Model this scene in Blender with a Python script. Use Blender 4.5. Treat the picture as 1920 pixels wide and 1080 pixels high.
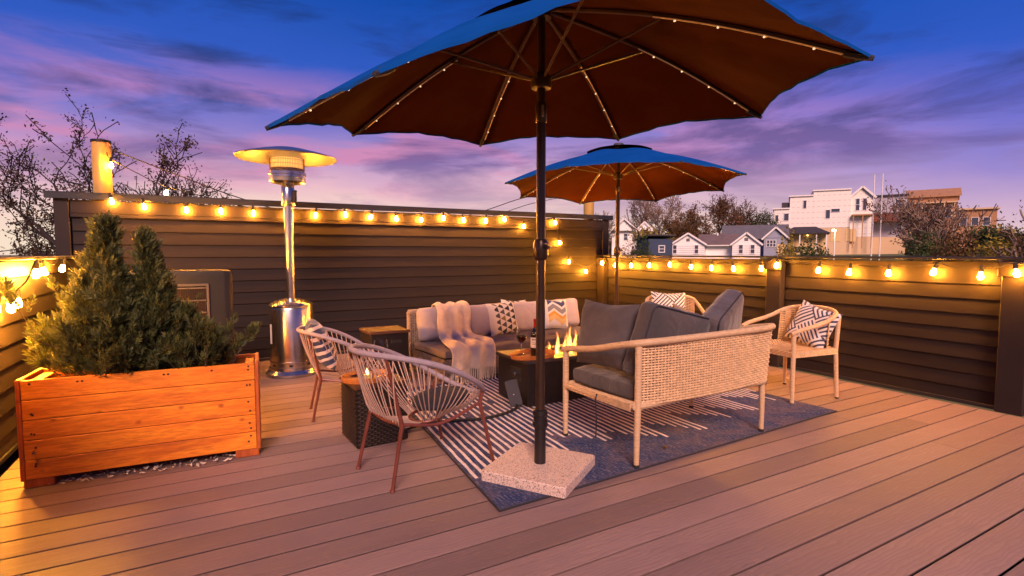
import bpy, bmesh, math, random
import numpy as np
from mathutils import Vector, Matrix, Euler, Quaternion
R_ = math.radians
random.seed(7)
for o in list(bpy.data.objects): bpy.data.objects.remove(o)
scene = bpy.context.scene
COL = scene.collection

# ------------------------------------------------------------------ camera
cam_d = bpy.data.cameras.new('camera'); cam = bpy.data.objects.new('camera', cam_d); COL.objects.link(cam)
cam.location = (0, 0, 1.2); cam.rotation_euler = (R_(90 - 3.75), 0, R_(-29.2))
cam_d.sensor_width = 36; cam_d.lens = 18.58; cam_d.clip_start = 0.05; cam_d.clip_end = 3000
scene.camera = cam
scene.render.resolution_x = 1024; scene.render.resolution_y = 576
scene.view_settings.view_transform = 'Standard'; scene.view_settings.look = 'None'
scene.view_settings.exposure = 0.22; scene.view_settings.gamma = 1.0
scene.cycles.use_denoising = True
scene.cycles.max_bounces = 7; scene.cycles.diffuse_bounces = 3; scene.cycles.transparent_max_bounces = 12
scene.cycles.sample_clamp_indirect = 4.0
scene.cycles.caustics_reflective = False; scene.cycles.caustics_refractive = False

# ------------------------------------------------------------------ node helper
class NT:
    def __init__(s, tree): s.t = tree; s.n = tree.nodes; s.l = tree.links
    def node(s, typ, **kw):
        n = s.n.new(typ)
        for k, v in kw.items():
            if k.startswith('i_'):
                key = k[2:]; n.inputs[int(key) if key.isdigit() else key].default_value = v
            else: setattr(n, k, v)
        return n
    def link(s, a, b): s.l.new(a, b)
    def math(s, op, a, b=None, clamp=False):
        n = s.n.new('ShaderNodeMath'); n.operation = op; n.use_clamp = clamp
        for i, q in enumerate((a, b)):
            if q is None: continue
            if isinstance(q, (int, float)): n.inputs[i].default_value = q
            else: s.l.new(q, n.inputs[i])
        return n.outputs[0]
    def mix(s, f, a, b, blend='MIX'):
        n = s.n.new('ShaderNodeMix'); n.data_type = 'RGBA'; n.blend_type = blend
        for i, q in ((0, f), (6, a), (7, b)):
            if isinstance(q, (int, float)): n.inputs[i].default_value = q
            elif isinstance(q, tuple): n.inputs[i].default_value = q if len(q) == 4 else q + (1,)
            else: s.l.new(q, n.inputs[i])
        return n.outputs[2]
    def ramp(s, f, stops, interp='LINEAR'):
        n = s.n.new('ShaderNodeValToRGB'); cr = n.color_ramp; cr.interpolation = interp
        while len(cr.elements) < len(stops): cr.elements.new(0.5)
        for e, (p, c) in zip(cr.elements, stops):
            e.position = p; e.color = c if len(c) == 4 else tuple(c) + (1,)
        s.l.new(f, n.inputs[0]); return n.outputs[0]
    def noise(s, vec, scale, detail=3, rough=.55, dist=0):
        n = s.node('ShaderNodeTexNoise'); n.inputs['Scale'].default_value = scale
        n.inputs['Detail'].default_value = detail; n.inputs['Roughness'].default_value = rough
        n.inputs['Distortion'].default_value = dist
        s.l.new(vec, n.inputs['Vector']); return n.outputs['Fac']
    def mapping(s, vec, scale=(1, 1, 1), loc=(0, 0, 0), rot=(0, 0, 0)):
        n = s.node('ShaderNodeMapping'); n.inputs['Scale'].default_value = scale
        n.inputs['Location'].default_value = loc; n.inputs['Rotation'].default_value = rot
        s.l.new(vec, n.inputs['Vector']); return n.outputs[0]

# ------------------------------------------------------------------ dusk sky
SUNSET = (0.20, 0.98)
def build_world():
    w = bpy.data.worlds.new('World'); scene.world = w; w.use_nodes = True
    t = NT(w.node_tree); t.n.clear()
    out = t.node('ShaderNodeOutputWorld'); bg = t.node('ShaderNodeBackground')
    tc = t.node('ShaderNodeTexCoord'); d = tc.outputs['Generated']
    sep = t.node('ShaderNodeSeparateXYZ'); t.link(d, sep.inputs[0])
    x, y, z = sep.outputs
    el = t.math('ABSOLUTE', z)
    az = t.math('ADD', t.math('MULTIPLY', x, SUNSET[0]), t.math('MULTIPLY', y, SUNSET[1]))
    warm = t.math('MULTIPLY', t.math('SUBTRACT', az, 0.50), 2.2, clamp=True)
    # wobble the elevation so that the bands are not straight
    wob = t.noise(t.mapping(d, (1.6, 1.6, 5)), 1.6, 4, .5)
    elw = t.math('ADD', el, t.math('MULTIPLY', t.math('SUBTRACT', wob, .5), .10))
    cool = t.ramp(elw, [(0, (.86, .62, .62)), (.06, (.66, .44, .62)), (.12, (.34, .26, .64)), (.20, (.13, .15, .64)),
                        (.29, (.035, .11, .58)), (.40, (.007, .08, .46)), (.6, (.008, .06, .36)), (1, (.006, .04, .26))])
    hot = t.ramp(elw, [(0, (1.0, .82, .60)), (.06, (1.0, .74, .60)), (.11, (.86, .52, .60)), (.16, (.52, .32, .60)),
                       (.23, (.20, .19, .61)), (.31, (.035, .11, .56)), (.42, (.008, .075, .42)), (.6, (.008, .06, .36)), (1, (.006, .04, .26))])
    base = t.mix(warm, cool, hot)
    # pink lit cloud streaks low over the sunset
    n1 = t.noise(t.mapping(d, (1.9, 1.9, 8.5), (0.4, 1.7, .35), (0, .08, 0)), 1.7, 6, .55, .5)
    pk = t.ramp(n1, [(.44, (0, 0, 0)), (.58, (1, 1, 1))])
    band = t.ramp(el, [(.09, (0, 0, 0)), (.15, (1, 1, 1)), (.23, (.8, .8, .8)), (.31, (0, 0, 0))])
    base = t.mix(t.math('MULTIPLY', t.math('MULTIPLY', pk, band), t.math('MULTIPLY', warm, .75)), base, (.72, .26, .45))
    # slate cloud banks
    n2 = t.noise(t.mapping(d, (1.5, 1.5, 7.5), (3.3, .2, 1.15), (.05, .0, 0)), 1.9, 7, .58, .4)
    dk = t.ramp(n2, [(.47, (0, 0, 0)), (.62, (1, 1, 1))])
    dcol = t.ramp(el, [(.04, (.85, .58, .56)), (.09, (.50, .33, .48)), (.16, (.135, .095, .30)), (.25, (.035, .05, .185)), (.4, (.010, .035, .16))])
    base = t.mix(t.math('MULTIPLY', dk, .72), base, dcol)
    # below the horizon: dull ground tone
    gnd = t.math('MULTIPLY', t.math('MULTIPLY', z, -12), 1, clamp=True)
    base = t.mix(gnd, base, (.10, .08, .10))
    t.link(base, bg.inputs[0]); bg.inputs[1].default_value = .84
    t.link(bg.outputs[0], out.inputs[0])
build_world()

# afterglow: one very soft low sun behind the camera
sd = bpy.data.lights.new('sun', 'SUN'); sun = bpy.data.objects.new('sun', sd); COL.objects.link(sun)
sd.energy = 4.4; sd.angle = R_(24); sd.color = (1.0, .62, .52)
sun.rotation_euler = Vector((0.36, 0.74, -0.57)).to_track_quat('-Z', 'Y').to_euler()

# ------------------------------------------------------------------ materials
MATS = {}
def mat(name, col, rough=.6, metal=0, var=.12, scale=6, stretch=(1, 1, 1), bump=0, bscale=None, bstretch=None,
        col2=None, spec=.5, detail=4, emit=0, ecol=None, sheen=0, trans=0, coat=0, rand=0.0, dist=0.0, wr=0.0):
    if name in MATS: return MATS[name]
    m = bpy.data.materials.new(name); m.use_nodes = True
    t = NT(m.node_tree); b = t.n['Principled BSDF']
    tc = t.node('ShaderNodeTexCoord'); oi = t.node('ShaderNodeObjectInfo')
    off = t.node('ShaderNodeVectorMath', operation='ADD'); t.link(tc.outputs['Object'], off.inputs[0])
    mu = t.math('MULTIPLY', oi.outputs['Random'], 37.0)
    cb = t.node('ShaderNodeCombineXYZ')
    for i in range(3): t.link(mu, cb.inputs[i])
    t.link(cb.outputs[0], off.inputs[1]); v = off.outputs[0]
    n = t.noise(t.mapping(v, stretch), scale, detail, .6, dist)
    c1 = tuple(max(0, c * (1 - var)) for c in col); c2 = col2 or tuple(min(1, c * (1 + var)) for c in col)
    cc = t.ramp(n, [(.30, c1), (.70, c2)])
    if rand:
        hs = t.node('ShaderNodeHueSaturation'); t.link(cc, hs.inputs['Color'])
        t.link(t.math('ADD', t.math('MULTIPLY', oi.outputs['Random'], 2 * rand), 1 - rand), hs.inputs['Value']); cc = hs.outputs[0]
    t.link(cc, b.inputs['Base Color'])
    b.inputs['Roughness'].default_value = rough; b.inputs['Metallic'].default_value = metal
    b.inputs['Specular IOR Level'].default_value = spec
    if sheen: b.inputs['Sheen Weight'].default_value = sheen
    if coat: b.inputs['Coat Weight'].default_value = coat
    if trans: b.inputs['Transmission Weight'].default_value = trans
    if emit:
        b.inputs['Emission Color'].default_value = tuple(ecol or col) + (1,); b.inputs['Emission Strength'].default_value = emit
    if bump:
        bn = t.node('ShaderNodeBump'); bn.inputs['Strength'].default_value = bump; bn.inputs['Distance'].default_value = .004
        h = t.noise(t.mapping(v, bstretch or stretch), bscale or scale * 4, 4, .6)
        if wr: h = t.math('ADD', h, t.math('MULTIPLY', t.noise(v, 6.5, 3, .5, 1.6), wr))
        t.link(h, bn.inputs['Height']); t.link(bn.outputs[0], b.inputs['Normal'])
    m['v'] = 1; MATS[name] = m; return m

def mat_parts(name):
    m = bpy.data.materials.new(name); m.use_nodes = True; t = NT(m.node_tree)
    MATS[name] = m; return m, t, t.n['Principled BSDF']

def deck_material():
    m, t, b = mat_parts('composite_deck')
    tc = t.node('ShaderNodeTexCoord'); oi = t.node('ShaderNodeObjectInfo')
    mu = t.math('MULTIPLY', oi.outputs['Random'], 53.0)
    cb = t.node('ShaderNodeCombineXYZ'); t.link(mu, cb.inputs[0]); t.link(mu, cb.inputs[2])
    ad = t.node('ShaderNodeVectorMath', operation='ADD'); t.link(tc.outputs['Object'], ad.inputs[0]); t.link(cb.outputs[0], ad.inputs[1])
    v = ad.outputs[0]
    # cathedral grain: rings cut at a slant
    w = t.node('ShaderNodeTexWave'); w.wave_type = 'BANDS'; w.bands_direction = 'Y'; w.wave_profile = 'SAW'
    w.inputs['Scale'].default_value = 17; w.inputs['Distortion'].default_value = 10; w.inputs['Detail'].default_value = 2.2
    w.inputs['Detail Scale'].default_value = .9; w.inputs['Detail Roughness'].default_value = .45
    t.link(t.mapping(v, (.32, 1, 1)), w.inputs['Vector'])
    fine = t.noise(t.mapping(v, (3, 60, 3)), 6, 3, .6)
    blotch = t.noise(t.mapping(v, (.6, 1.5, 1)), 2.2, 5, .6)
    c = t.ramp(blotch, [(.3, (.205, .134, .128)), (.7, (.275, .182, .172))])
    c = t.mix(t.math('MULTIPLY', w.outputs['Fac'], .48), c, (.155, .095, .085))
    c = t.mix(t.math('MULTIPLY', fine, .25), c, (.22, .14, .115))
    hs = t.node('ShaderNodeHueSaturation'); t.link(c, hs.inputs['Color'])
    t.link(t.math('ADD', t.math('MULTIPLY', oi.outputs['Random'], .44), .78), hs.inputs['Value'])
    # scuffs and pale dust
    sc = t.ramp(t.noise(tc.outputs['Object'], 14, 6, .7), [(.66, (0, 0, 0)), (.78, (1, 1, 1))])
    cc = t.mix(t.math('MULTIPLY', sc, .25), hs.outputs[0], (.40, .32, .28))
    geo = t.node('ShaderNodeNewGeometry'); wp = geo.outputs['Position']
    big = t.ramp(t.noise(wp, 1.3, 5, .65, .6), [(.52, (0, 0, 0)), (.70, (1, 1, 1))]); cc = t.mix(t.math('MULTIPLY', big, .30), cc, (.17, .12, .11))
    spot = t.ramp(t.noise(wp, 26, 2, .5), [(.74, (0, 0, 0)), (.77, (1, 1, 1))]); cc = t.mix(t.math('MULTIPLY', spot, .5), cc, (.09, .06, .055))
    t.link(cc, b.inputs['Base Color'])
    t.link(t.math('ADD', t.math('MULTIPLY', blotch, .25), .44), b.inputs['Roughness'])
    bn = t.node('ShaderNodeBump'); bn.inputs['Strength'].default_value = .8; bn.inputs['Distance'].default_value = .003
    t.link(t.math('ADD', w.outputs['Fac'], t.math('MULTIPLY', fine, .5)), bn.inputs['Height']); t.link(bn.outputs[0], b.inputs['Normal'])
    return m
M_DECK = deck_material()
M_GAP = mat('deck_gap', (.006, .005, .005), .95, spec=.05)
M_SIDE = mat('siding', (.0185, .0130, .0122), .6, spec=.18, var=.16, scale=3, stretch=(.6, 4, 9), bump=.25, bscale=10, bstretch=(1, 12, 30), rand=.10)
M_TRIM = mat('trim_board', (.026, .0185, .0168), .55, spec=.2, var=.12, scale=4, bump=.12, bscale=30)
M_CAP = mat('cap_flashing', (.016, .015, .018), .5, metal=.0, var=.15, scale=5, bump=.05)
M_DARK = mat('dark_core', (.018, .014, .014), .9)
def wood_mat(name, c1, c2, knot, rough=.5, axis=(.8, 7, 7)):
    m, t, b = mat_parts(name)
    tc = t.node('ShaderNodeTexCoord'); oi = t.node('ShaderNodeObjectInfo')
    mu = t.math('MULTIPLY', oi.outputs['Random'], 41.0); cb = t.node('ShaderNodeCombineXYZ')
    for i in range(3): t.link(mu, cb.inputs[i])
    ad = t.node('ShaderNodeVectorMath', operation='ADD'); t.link(tc.outputs['Object'], ad.inputs[0]); t.link(cb.outputs[0], ad.inputs[1])
    v = ad.outputs[0]
    n = t.noise(t.mapping(v, axis), 3.2, 5, .6, .8); n2 = t.noise(t.mapping(v, tuple(a * 3 for a in axis)), 6, 3, .6, .2)
    c = t.ramp(n, [(.3, c1), (.68, c2)]); c = t.mix(t.math('MULTIPLY', t.ramp(n2, [(.42, (0, 0, 0)), (.62, (1, 1, 1))]), .6), c, tuple(q * .72 for q in c1))
    vo = t.node('ShaderNodeTexVoronoi'); vo.inputs['Scale'].default_value = 8; vo.inputs['Randomness'].default_value = 1
    t.link(t.mapping(v, (1, 1.4, 1.4)), vo.inputs['Vector'])
    k = t.ramp(vo.outputs['Distance'], [(.05, (1, 1, 1)), (.17, (0, 0, 0))])
    st = t.ramp(t.noise(t.mapping(v, tuple(a_ * .8 for a_ in axis)), 1.6, 4, .6, 1.5), [(.56, (0, 0, 0)), (.72, (1, 1, 1))])
    c = t.mix(t.math('MULTIPLY', st, .62), c, knot); c = t.mix(t.math('MULTIPLY', k, .85), c, knot); t.link(c, b.inputs['Base Color'])
    b.inputs['Roughness'].default_value = rough
    bn = t.node('ShaderNodeBump'); bn.inputs['Strength'].default_value = .15; bn.inputs['Distance'].default_value = .003
    t.link(n2, bn.inputs['Height']); t.link(bn.outputs[0], b.inputs['Normal']); return m
M_CEDAR = wood_mat('cedar', (.70, .165, .010), (.92, .30, .018), (.30, .05, .006))
M_CEDAR_RED = wood_mat('cedar_end', (.42, .08, .015), (.55, .13, .02), (.22, .04, .01), axis=(7, 7, .8))
M_TRAY = wood_mat('tray_wood', (.50, .15, .03), (.66, .24, .05), (.3, .09, .02), .4)
def steel_mat():
    m, t, b = mat_parts('brushed_steel')
    tc = t.node('ShaderNodeTexCoord')
    n = t.noise(t.mapping(tc.outputs['Object'], (1, 1, 1)), 5, 4, .6)
    t.link(t.ramp(n, [(.3, (.46, .44, .42)), (.7, (.54, .52, .50))]), b.inputs['Base Color'])
    b.inputs['Metallic'].default_value = 1; t.link(t.math('ADD', t.math('MULTIPLY', n, .10), .20), b.inputs['Roughness']); return m
M_STEEL = steel_mat()
M_ALU = mat('reflector_aluminium', (.46, .45, .45), .34, 1, var=.06, scale=9)
M_BLACK = mat('black_metal', (.022, .017, .016), .35, .3, var=.2, scale=8)
M_POLE = mat('bronze_pole', (.060, .034, .022), .30, .55, var=.15, scale=6)
M_RUBBER = mat('black_rubber', (.015, .014, .014), .7)
M_GREYMET = mat('grey_painted_metal', (.060, .058, .068), .38, .1, var=.08, scale=5, bump=.05)
M_CORD = mat('peach_cord', (.47, .32, .25), .6, var=.12, scale=40, bump=.3, bscale=200)
M_RIM = mat('grey_rim_wrap', (.31, .25, .275), .65, var=.12, scale=40, bump=.5, bscale=160, bstretch=(1, 1, 1))
M_RUST = mat('red_brown_steel', (.16, .042, .026), .42, .2, var=.2, scale=12)
M_RATTAN = mat('rattan', (.60, .40, .215), .55, var=.22, scale=30, bump=.3, bscale=120, rand=.06)
M_RATTAN_D = mat('rattan_wrap', (.57, .385, .215), .6, var=.25, scale=8, stretch=(3, 3, 26), bump=.6, bscale=60, bstretch=(1, 1, 6))
M_WICK = mat('grey_brown_wicker', (.24, .175, .145), .6, var=.35, scale=25, bump=.4, bscale=120, rand=.1)
M_WICKB = mat('wicker_back', (.40, .30, .22), .6, var=.3, scale=25, bump=.4, bscale=120)
M_GREYCUSH = mat('charcoal_cushion', (.050, .041, .042), .9, wr=9.0, var=.22, scale=5, bump=.35, bscale=260, sheen=.25)
M_GREYCUSH2 = mat('charcoal_cushion_pale', (.075, .062, .064), .9, wr=9.0, var=.25, scale=6, bump=.35, bscale=260, sheen=.25)  # same charcoal cloth in a paler tone
M_PIPING = mat('piping', (.02, .02, .03), .7)
M_BEIGECUSH = mat('light_grey_cushion', (.50, .42, .42), .85, wr=9.0, var=.08, scale=6, bump=.3, bscale=240, sheen=.2)
M_THROW = mat('cream_throw', (.78, .62, .46), .9, wr=9.0, var=.12, scale=9, bump=.6, bscale=180, sheen=.4)
M_CREAM = mat('cream_cloth', (.80, .72, .62), .85, var=.06, bump=.2, bscale=220)
M_STONE_ = None
def granite():
    m, t, b = mat_parts('granite')
    tc = t.node('ShaderNodeTexCoord'); v = tc.outputs['Object']
    vo = t.node('ShaderNodeTexVoronoi'); vo.inputs['Scale'].default_value = 210; t.link(v, vo.inputs['Vector'])
    sp = t.node('ShaderNodeSeparateColor'); t.link(vo.outputs['Color'], sp.inputs[0])
    c = t.ramp(sp.outputs[0], [(0, (.10, .075, .07)), (.10, (.34, .25, .22)), (.16, (.58, .43, .36)), (.6, (.64, .49, .41)), (.85, (.72, .59, .51))], 'CONSTANT')
    n = t.noise(v, 4, 4); c = t.mix(t.math('MULTIPLY', n, .35), c, (.50, .40, .36)); t.link(c, b.inputs['Base Color'])
    b.inputs['Roughness'].default_value = .5
    bn = t.node('ShaderNodeBump'); bn.inputs['Strength'].default_value = .15; bn.inputs['Distance'].default_value = .002
    t.link(sp.outputs[0], bn.inputs['Height']); t.link(bn.outputs[0], b.inputs['Normal']); return m
M_GRAN = granite()
def rug_mats():
    m, t, b = mat_parts('rug_blue')
    tc = t.node('ShaderNodeTexCoord'); v = tc.outputs['Object']
    a = t.noise(t.mapping(v, (1, 1, 1)), 3.5, 6, .7, .6); f = t.noise(t.mapping(v, (22, 90, 1)), 2.2, 3, .7)
    g = t.noise(t.mapping(v, (70, 14, 1), rot=(0, 0, .5)), 1.5, 3, .7)
    c = t.ramp(a, [(.32, (.012, .034, .115)), (.48, (.038, .052, .115)), (.66, (.120, .088, .110))])
    s = t.ramp(t.math('ADD', t.math('MULTIPLY', f, .5), t.math('MULTIPLY', g, .5)), [(.50, (0, 0, 0)), (.64, (1, 1, 1))])
    c = t.mix(t.math('MULTIPLY', s, .7), c, (.34, .29, .33)); t.link(c, b.inputs['Base Color'])
    b.inputs['Roughness'].default_value = .95; b.inputs['Specular IOR Level'].default_value = .1
    bn = t.node('ShaderNodeBump'); bn.inputs['Strength'].default_value = .6; bn.inputs['Distance'].default_value = .004
    t.link(f, bn.inputs['Height']); t.link(bn.outputs[0], b.inputs['Normal'])
    return m
M_RUG = rug_mats()
M_STRIPE = mat('rug_stripe', (.72, .62, .56), .95, var=.18, scale=30, bump=.6, bscale=150)
def cloth_mat(name, c1, c2):
    m, t, b = mat_parts(name)
    tc = t.node('ShaderNodeTexCoord'); v = tc.outputs['Object']
    t.link(t.ramp(t.noise(v, 4, 4), [(.3, c1), (.7, c2)]), b.inputs['Base Color'])
    b.inputs['Roughness'].default_value = .9; b.inputs['Specular IOR Level'].default_value = .02
    bn = t.node('ShaderNodeBump'); bn.inputs['Strength'].default_value = .35; bn.inputs['Distance'].default_value = .012
    h = t.math('ADD', t.noise(v, 7, 3), t.math('MULTIPLY', t.noise(v, 300, 1), .06))
    t.link(h, bn.inputs['Height']); t.link(bn.outputs[0], b.inputs['Normal']); return m
M_CANOPY = cloth_mat('navy_canopy', (.003, .062, .27), (.005, .078, .33))
M_UNDERSIDE = cloth_mat('lamplit_underside', (.046, .0112, .0045), (.062, .0152, .0058))  # second cloth layer whose brown stands in for orange light on navy fabric
M_RIB = mat('umbrella_rib', (.10, .055, .035), .35, .4, var=.1)
M_LEDWIRE = mat('led_wire', (.75, .50, .30), .4, .2, emit=.04, ecol=(1, .55, .25))  # faint emission stands for bead light along the wire
M_LED = mat('led_bead', (1, .8, .55), .4, emit=.9, ecol=(1, .72, .42))
M_BULB = mat('lit_bulb', (1, .6, .2), .3, emit=980, ecol=(1, .36, .028))
M_BULB2 = mat('brighter_bulb', (1, .6, .2), .3, emit=3400, ecol=(1, .36, .028))
M_FLAME = mat('flame', (1, .45, .1), .5, emit=3.2, ecol=(1, .42, .05))
M_FLAME2 = mat('flame_core', (1, .7, .3), .5, emit=9, ecol=(1, .68, .22))
M_GLOWMESH = mat('burner_glow', (.8, .5, .2), .5, emit=1.0, ecol=(1, .50, .13))
M_LAMP = mat('street_lamp_glow', (1, .8, .5), .4, emit=60, ecol=(1, .72, .32))
M_PORCHLIGHT = mat('porch_light_glow', (1, .7, .3), .4, emit=14, ecol=(1, .62, .2))
M_GLASS = bpy.data.materials.new('glass'); M_GLASS.use_nodes = True
_t = NT(M_GLASS.node_tree); _b = _t.n['Principled BSDF']; _b.inputs['Base Color'].default_value = (.95, .95, .95, 1)
_b.inputs['Roughness'].default_value = .03; _b.inputs['Transmission Weight'].default_value = 1; _b.inputs['IOR'].default_value = 1.3
M_WINE = mat('red_wine', (.20, .006, .010), .1, var=.05, trans=.35)
M_BOTTLE = mat('dark_bottle', (.012, .015, .010), .08, var=.05, coat=.5)
M_FOIL = mat('red_foil', (.50, .03, .02), .3, .4)
M_LABEL = mat('paper_label', (.80, .74, .66), .7, var=.05)
M_SOIL = mat('soil', (.045, .028, .018), .95, var=.5, scale=40, bump=1, bscale=60)
M_PETAL = mat('dry_petal', (.55, .46, .38), .8, var=.4, scale=3)
M_JUN = None
def leaf_mat(name, c1, c2, c3=None, sc=3.0, rough=.6):
    m, t, b = mat_parts(name)
    tc = t.node('ShaderNodeTexCoord'); n = t.noise(tc.outputs['Object'], sc, 5, .7)
    st = [(.3, c1), (.6, c2)] + ([(.75, c3)] if c3 else [])
    c = t.ramp(n, st); t.link(c, b.inputs['Base Color']); b.inputs['Roughness'].default_value = rough
    b.inputs['Specular IOR Level'].default_value = .3
    tr = t.node('ShaderNodeBsdfTranslucent'); t.link(c, tr.inputs[0]); mx = t.node('ShaderNodeMixShader'); mx.inputs[0].default_value = .25
    t.link(b.outputs[0], mx.inputs[1]); t.link(tr.outputs[0], mx.inputs[2])
    t.link(mx.outputs[0], t.n['Material Output'].inputs[0]); return m
M_JUN = leaf_mat('juniper_foliage', (.035, .048, .018), (.090, .100, .030), (.24, .18, .055), 9)  # golden third tone stands in for bulb light on tips, also browned patches
M_BARK = mat('bark', (.075, .050, .038), .9, var=.3, scale=12, bump=.8)
M_BARKP = mat('pale_bark', (.22, .15, .11), .9, var=.3, scale=6, bump=.5)
M_LEAFB = leaf_mat('brown_leaves', (.10, .055, .018), (.16, .085, .022), (.09, .085, .03), .8)
M_LEAFD = leaf_mat('dark_brown_leaves', (.040, .022, .009), (.075, .040, .012), (.05, .048, .018), .8)
M_BARKD = mat('dark_bark', (.030, .020, .016), .9, var=.3, scale=12, bump=.8)
M_LEAFG = leaf_mat('green_leaves', (.035, .06, .018), (.07, .10, .025), (.12, .12, .03), .5)
M_LEAFY = leaf_mat('yellow_leaves', (.22, .16, .02), (.34, .25, .03), (.20, .20, .03), .6)
M_LEAFR = leaf_mat('russet_leaves', (.14, .065, .03), (.22, .11, .045), (.12, .08, .04), .5)
M_GRASS = mat('lawn', (.10, .12, .035), .95, var=.4, scale=.35, detail=8, bump=.5, bscale=4)

# ------------------------------------------------------------------ mesh helpers
_boxcache = {}
def chbox(s, ch):
    k = (round(s[0], 4), round(s[1], 4), round(s[2], 4), ch)
    if k not in _boxcache:
        bm = bmesh.new(); bmesh.ops.create_cube(bm, size=1)
        for v in bm.verts: v.co = Vector((v.co.x * s[0], v.co.y * s[1], v.co.z * s[2]))
        if ch: bmesh.ops.bevel(bm, geom=bm.edges[:], offset=min(ch, min(s) * .45), segments=1, affect='EDGES')
        bm.verts.ensure_lookup_table()
        _boxcache[k] = ([tuple(v.co) for v in bm.verts], [tuple(v.index for v in f.verts) for f in bm.faces]); bm.free()
    return _boxcache[k]
class MB:
    def __init__(s): s.v = []; s.f = []; s.m = []
    def add(s, vs, fs, mi=0):
        o = len(s.v); s.v.extend(tuple(v) for v in vs); s.f.extend(tuple(i + o for i in f) for f in fs); s.m.extend([mi] * len(fs)); return s
    def box(s, c, size, rot=None, ch=0, mi=0):
        vs, fs = chbox(size, ch)
        q = (rot if isinstance(rot, Matrix) else Euler(rot).to_matrix()) if rot is not None else None
        c = Vector(c); return s.add([(q @ Vector(v) if q else Vector(v)) + c for v in vs], fs, mi)
    def beam(s, p0, p1, w, h, ch=0, mi=0, up=(0, 0, 1)):
        p0 = Vector(p0); p1 = Vector(p1); d = p1 - p0; L = d.length; x = d / L; y = Vector(up).cross(x)
        if y.length < 1e-4: y = Vector((0, 1, 0)).cross(x)
        y.normalize(); z = x.cross(y); m = Matrix((x, y, z)).transposed()
        return s.box((p0 + p1) / 2, (L, w, h), m, ch, mi)
    def tube(s, pts, r, n=8, closed=False, caps=True, mi=0):
        pts = [Vector(p) for p in pts]; k = len(pts)
        rs = r if isinstance(r, (list, tuple)) else [r] * k
        vs = []; fs = []; nrm = None
        for i, p in enumerate(pts):
            a = pts[(i - 1) % k] if (closed or i > 0) else p; b = pts[(i + 1) % k] if (closed or i < k - 1) else p
            d = (b - a).normalized() if (b - a).length > 1e-9 else Vector((0, 0, 1))
            if nrm is None:
                nrm = d.orthogonal().normalized()
            else:
                nrm = (nrm - d * nrm.dot(d)); nrm = nrm.normalized() if nrm.length > 1e-6 else d.orthogonal().normalized()
            bi = d.cross(nrm)
            for j in range(n):
                t = 2 * math.pi * j / n; vs.append(p + (nrm * math.cos(t) + bi * math.sin(t)) * rs[i])
        for i in range(k if closed else k - 1):
            for j in range(n):
                a = i * n + j; b = i * n + (j + 1) % n; i2 = (i + 1) % k
                fs.append((a, b, i2 * n + (j + 1) % n, i2 * n + j))
        if caps and not closed:
            fs.append(tuple(reversed(range(n)))); fs.append(tuple((k - 1) * n + j for j in range(n)))
        return s.add(vs, fs, mi)
    def lathe(s, prof, n=24, c=(0, 0, 0), mi=0, caps=True):
        vs = []; fs = []; c = Vector(c)
        for r, z in prof:
            for j in range(n):
                t = 2 * math.pi * j / n; vs.append(c + Vector((r * math.cos(t), r * math.sin(t), z)))
        for i in range(len(prof) - 1):
            for j in range(n):
                fs.append((i * n + j, i * n + (j + 1) % n, (i + 1) * n + (j + 1) % n, (i + 1) * n + j))
        if caps:
            if prof[0][0] > 1e-5: fs.append(tuple(reversed(range(n))))
            if prof[-1][0] > 1e-5: fs.append(tuple((len(prof) - 1) * n + j for j in range(n)))
        return s.add(vs, fs, mi)
    def grid(s, fn, nu, nv, mi=0, closeu=False):
        vs = [fn(i / (nu if closeu else nu - 1), j / (nv - 1)) for j in range(nv) for i in range(nu)]; fs = []
        for j in range(nv - 1):
            for i in range(nu if closeu else nu - 1):
                i2 = (i + 1) % nu; fs.append((j * nu + i, j * nu + i2, (j + 1) * nu + i2, (j + 1) * nu + i))
        return s.add(vs, fs, mi)
    def prism(s, prof, x0, x1, mi=0):   # profile in (y,z), extruded along x
        n = len(prof); vs = [(x0, y, z) for y, z in prof] + [(x1, y, z) for y, z in prof]
        fs = [(i, (i + 1) % n, n + (i + 1) % n, n + i) for i in range(n)] + [tuple(reversed(range(n))), tuple(range(n, 2 * n))]
        return s.add(vs, fs, mi)
    def mesh(s, name, mats, smooth=35):
        me = bpy.data.meshes.new(name); me.from_pydata([tuple(v) for v in s.v], [], s.f)
        for m in (mats if isinstance(mats, (list, tuple)) else [mats]): me.materials.append(m)
        if any(s.m): me.polygons.foreach_set('material_index', s.m)
        if smooth:
            me.polygons.foreach_set('use_smooth', [True] * len(me.polygons))
            if smooth < 180: me.set_sharp_from_angle(angle=R_(smooth))
        me.validate(); me.update(); return me
    def build(s, name, mats, parent=None, smooth=35, loc=None, rot=None):
        return link(name, s.mesh(name, mats, smooth), parent, loc, rot)
def link(name, data, parent=None, loc=None, rot=None):
    o = bpy.data.objects.new(name, data); COL.objects.link(o)
    if parent is not None: o.parent = parent
    if loc is not None: o.location = loc
    if rot is not None: o.rotation_euler = rot
    return o
def tag(o, label=None, cat=None, group=None, kind=None):
    if label: o['label'] = label
    if cat: o['category'] = cat
    if group: o['group'] = group
    if kind: o['kind'] = kind
    return o
def thing(name, label, cat, loc=(0, 0, 0), rz=0, group=None):
    o = bpy.data.objects.new(name, None); COL.objects.link(o); o.empty_display_size = .1
    o.location = loc; o.rotation_euler = (0, 0, rz); return tag(o, label, cat, group)
def part(o, label): o['label'] = label; return o
def rbox(size, ch, name, mats, parent, loc, rot=None): return MB().box((0, 0, 0), size, None, ch).build(name, mats, parent, 0, loc, rot)
def arc(fn, n): return [fn(i / (n - 1)) for i in range(n)]
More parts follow.
